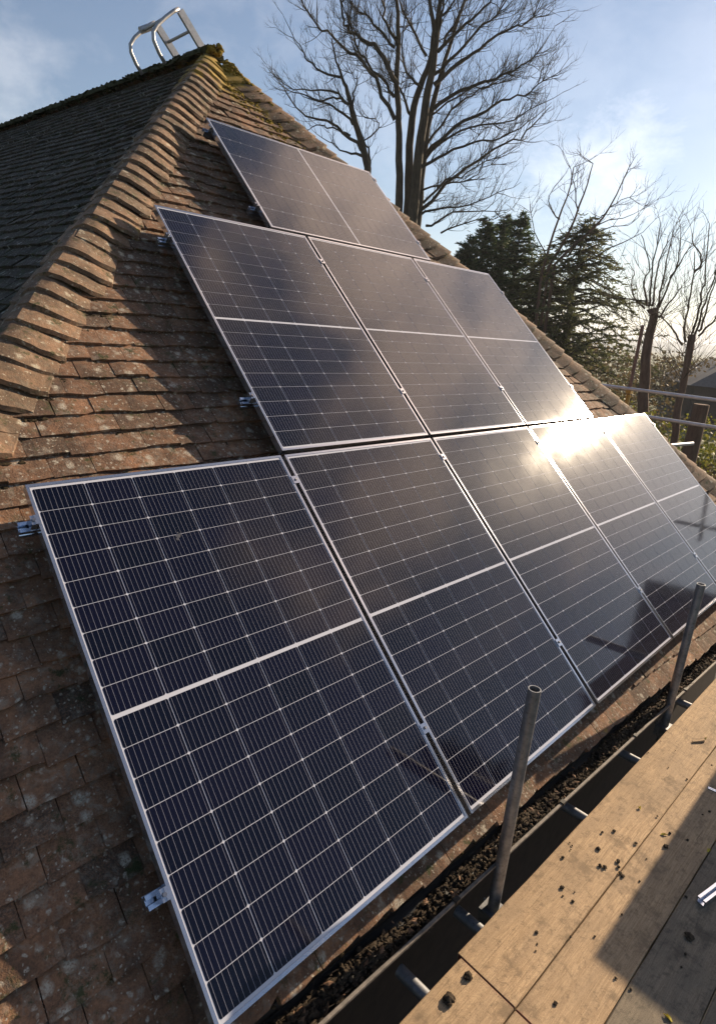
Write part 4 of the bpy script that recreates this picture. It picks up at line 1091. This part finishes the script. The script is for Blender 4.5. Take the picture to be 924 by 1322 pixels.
def bush(label, cx_, cy_, r, h, mat, seed, name='bush', cat='bush', n=2600, ls=.07, group=None):
    rr = random.Random(seed); t_ = thing(name, label, cat, T((cx_, cy_, 0)), group)
    cr, st = MB(), MB()
    lobes = [(Vector((rr.gauss(0, .4)*r, rr.gauss(0, .4)*r, h*rr.uniform(.3, .8))), rr.uniform(.35, .6)*r) for _ in range(9)]
    for l, q in lobes: st.tube([(0, 0, 0), l*.5+Vector((rr.gauss(0, .1), 0, 0)), l+Vector((0, 0, q))], [.03, .02, .006], 4, False)
    for k in range(n):
        l, q = rr.choice(lobes); d = Vector((rr.gauss(0, 1), rr.gauss(0, 1), rr.gauss(0, 1))).normalized()
        c = l+Vector((d.x*q, d.y*q, d.z*q*h/(2*r)*1.1))*rr.random()**.35
        if c.z < .05: c.z = .05+rr.random()*.4
        e = Vector((rr.gauss(0, 1), rr.gauss(0, 1), rr.gauss(0, 1))).normalized()*ls*rr.uniform(.6, 1.4); w = e.cross(Vector((rr.gauss(0, 1), rr.gauss(0, 1), rr.gauss(0, 1)))).normalized()*ls*.4
        cr.add([c, c+e*.5+w, c+e, c+e*.5-w], [(0, 1, 2, 3)], 0, rr.random())
    st.build('stem', M_twig, t_); cr.build('foliage', mat, t_)
def gp(x, y, d): q = at(x, y, d); return q.x, q.y
bush('yellow green bush between the rusty pole and the leaning trunk', *gp(858, 500, 16.5), 1.5, 3.2, M_hedge, 31, ls=.09, n=3400)
bush('bright yellow green bush behind the leaning pollard', *gp(905, 500, 18), 1.7, 3.1, M_hedge, 32, ls=.09, n=3400)
bush('yellow green bush at the far right edge', *gp(945, 505, 17), 1.5, 2.9, M_hedge, 33, ls=.09)
bush('brown leafless looking shrub at the foot of the cedar', *gp(760, 470, 20), 2.3, 3.9, M_brown, 34, ls=.09, n=3200)
bush('green shrub left of the rusty pole', *gp(790, 490, 17), 1.2, 3.3, M_hedge, 35, ls=.08)
bush('brown shrub under the lower guard rail', *gp(850, 570, 13), 1.4, 2.1, M_brown, 36, ls=.07)
bush('brown tangled shrub behind the stump', *gp(900, 550, 14.5), 1.6, 2.5, M_brown, 37, ls=.07, n=3200)
bush('light green ivy bush beyond the corner of the right hip', *gp(905, 588, 11.5), 1.0, 2.45, M_ivy, 38, ls=.07, n=3400)
bush('dark green ivy mound at the right edge below the short tube', *gp(940, 600, 11), 1.1, 2.4, M_ivy, 39, ls=.07)
bush('brown shrub between the cedar and the pollard', *gp(820, 530, 21), 2.0, 3.3, M_brown, 40, ls=.1)
for k, (x, d, r, h, mm) in enumerate(((700, 40, 4.5, 5, M_brown), (770, 45, 5, 4.8, M_brown), (835, 48, 5, 4.6, M_brown), (880, 90, 6.5, 4.6, M_brown), (935, 80, 6, 3.9, M_hedge), (640, 42, 5, 5.5, M_brown))):
    bush(['far brown thicket behind the dark conifers', 'far brown thicket behind the cedar', 'far brown thicket behind the thick pollard', 'far brown thicket behind the slim pollard', 'far olive thicket at the right edge', 'far brown thicket hidden by the hip'][k], *gp(x, 480, d), r, h, mm, 50+k, n=2600, ls=.22)
# trees reflected in the lower panels: they stand in the next garden
for k, (az, d, h, r) in enumerate(((136, 12, 10.0, 1.8),)):
    x, y = 2.6+math.sin(rad(az))*d, -1.0+math.cos(rad(az))*d
    conifer('conifer', 'evergreen tree in the next garden, near the outer side of the scaffold', Vector((x, y, h)), r, M_conifer, 60+k, .2, 1.4, .6, .22, None, 0, 150)
# neighbour's roof at the right edge
M_slate = simple('grey roof tiles', (.06, .06, .065), .8, 0, .3, 6, .2)
nh = thing('neighbour_house', 'far grey roofed house at the right edge of the horizon', 'house', T((*gp(965, 470, 50), 0)))
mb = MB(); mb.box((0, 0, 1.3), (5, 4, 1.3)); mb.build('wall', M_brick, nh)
mb = MB(); mb.add([(-5.4, -4.4, 2.61), (5.4, -4.4, 2.61), (5.4, 4.4, 2.61), (-5.4, 4.4, 2.61), (-1.5, 0, 5.1), (1.5, 0, 5.1)], [(0, 1, 5, 4), (1, 2, 5), (2, 3, 4, 5), (3, 0, 4), (3, 2, 1, 0)]); mb.build('roof', M_slate, nh)
nh.rotation_euler.z = .5
q_ = Vector((2.6+math.sin(rad(117))*16, -1.0+math.cos(rad(117))*16, 0))
nh = thing('neighbour_house', 'brick house next door whose dark roof is mirrored in the lower panels', 'house', T(q_))
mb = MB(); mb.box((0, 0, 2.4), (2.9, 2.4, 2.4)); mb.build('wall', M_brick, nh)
mb = MB(); mb.add([(-3.3, -2.7, 4.75), (3.3, -2.7, 4.75), (3.3, 2.7, 4.75), (-3.3, 2.7, 4.75), (0, -2.7, 7.5), (0, 2.7, 7.5)], [(0, 4, 5, 3), (1, 2, 5, 4), (0, 1, 4), (3, 5, 2), (3, 2, 1, 0)]); rf = mb.build('roof', M_slate, nh)
mb = MB(); mb.box((.4, -1.6, 7.4), (.3, .4, .7)); mb.box((.4, -1.8, 8.25), (.1, .1, .15)); mb.box((.4, -1.4, 8.25), (.1, .1, .15)); mb.build('chimney', M_brick, rf)
for yy in (-1.3, 1.2):
    for zz in (1.3, 3.6):
        mb = MB()
        for (a0, b0, a1, b1) in ((-.6, -.6, .6, -.54), (-.6, .54, .6, .6), (-.6, -.54, -.54, .54), (.54, -.54, .6, .54), (-.03, -.54, .03, .54)): mb.box((-2.93, yy+(a0+a1)/2, zz+(b0+b1)/2), (.04, (a1-a0)/2, (b1-b0)/2))
        w_ = mb.build('window', simple('white paint', (.6, .6, .58), .5) if 'white paint' not in MATS else MATS['white paint'], nh)
        mb = MB(); mb.box((-2.915, yy, zz), (.012, .54, .54)); mb.build('pane', M_black, w_)
nh.rotation_euler.z = -.35

# ------------------------------------------------------------------ hazy winter air over the valley
HAZE = True
if HAZE:
    mh = bpy.data.materials.new('haze'); mh.use_nodes = True; t = mh.node_tree; t.nodes.clear()
    vo = N(t, 'ShaderNodeVolumePrincipled'); vo.inputs['Color'].default_value = (.80, .86, .95, 1); vo.inputs['Density'].default_value = .0006; vo.inputs['Anisotropy'].default_value = .3
    oo = N(t, 'ShaderNodeOutputMaterial'); L(t, vo.outputs[0], oo.inputs['Volume'])
    mb = MB(); mb.box((10, 5, 40), (4700, 4700, 41.2)); o = mb.build('haze', mh); tag(o, kind='stuff')
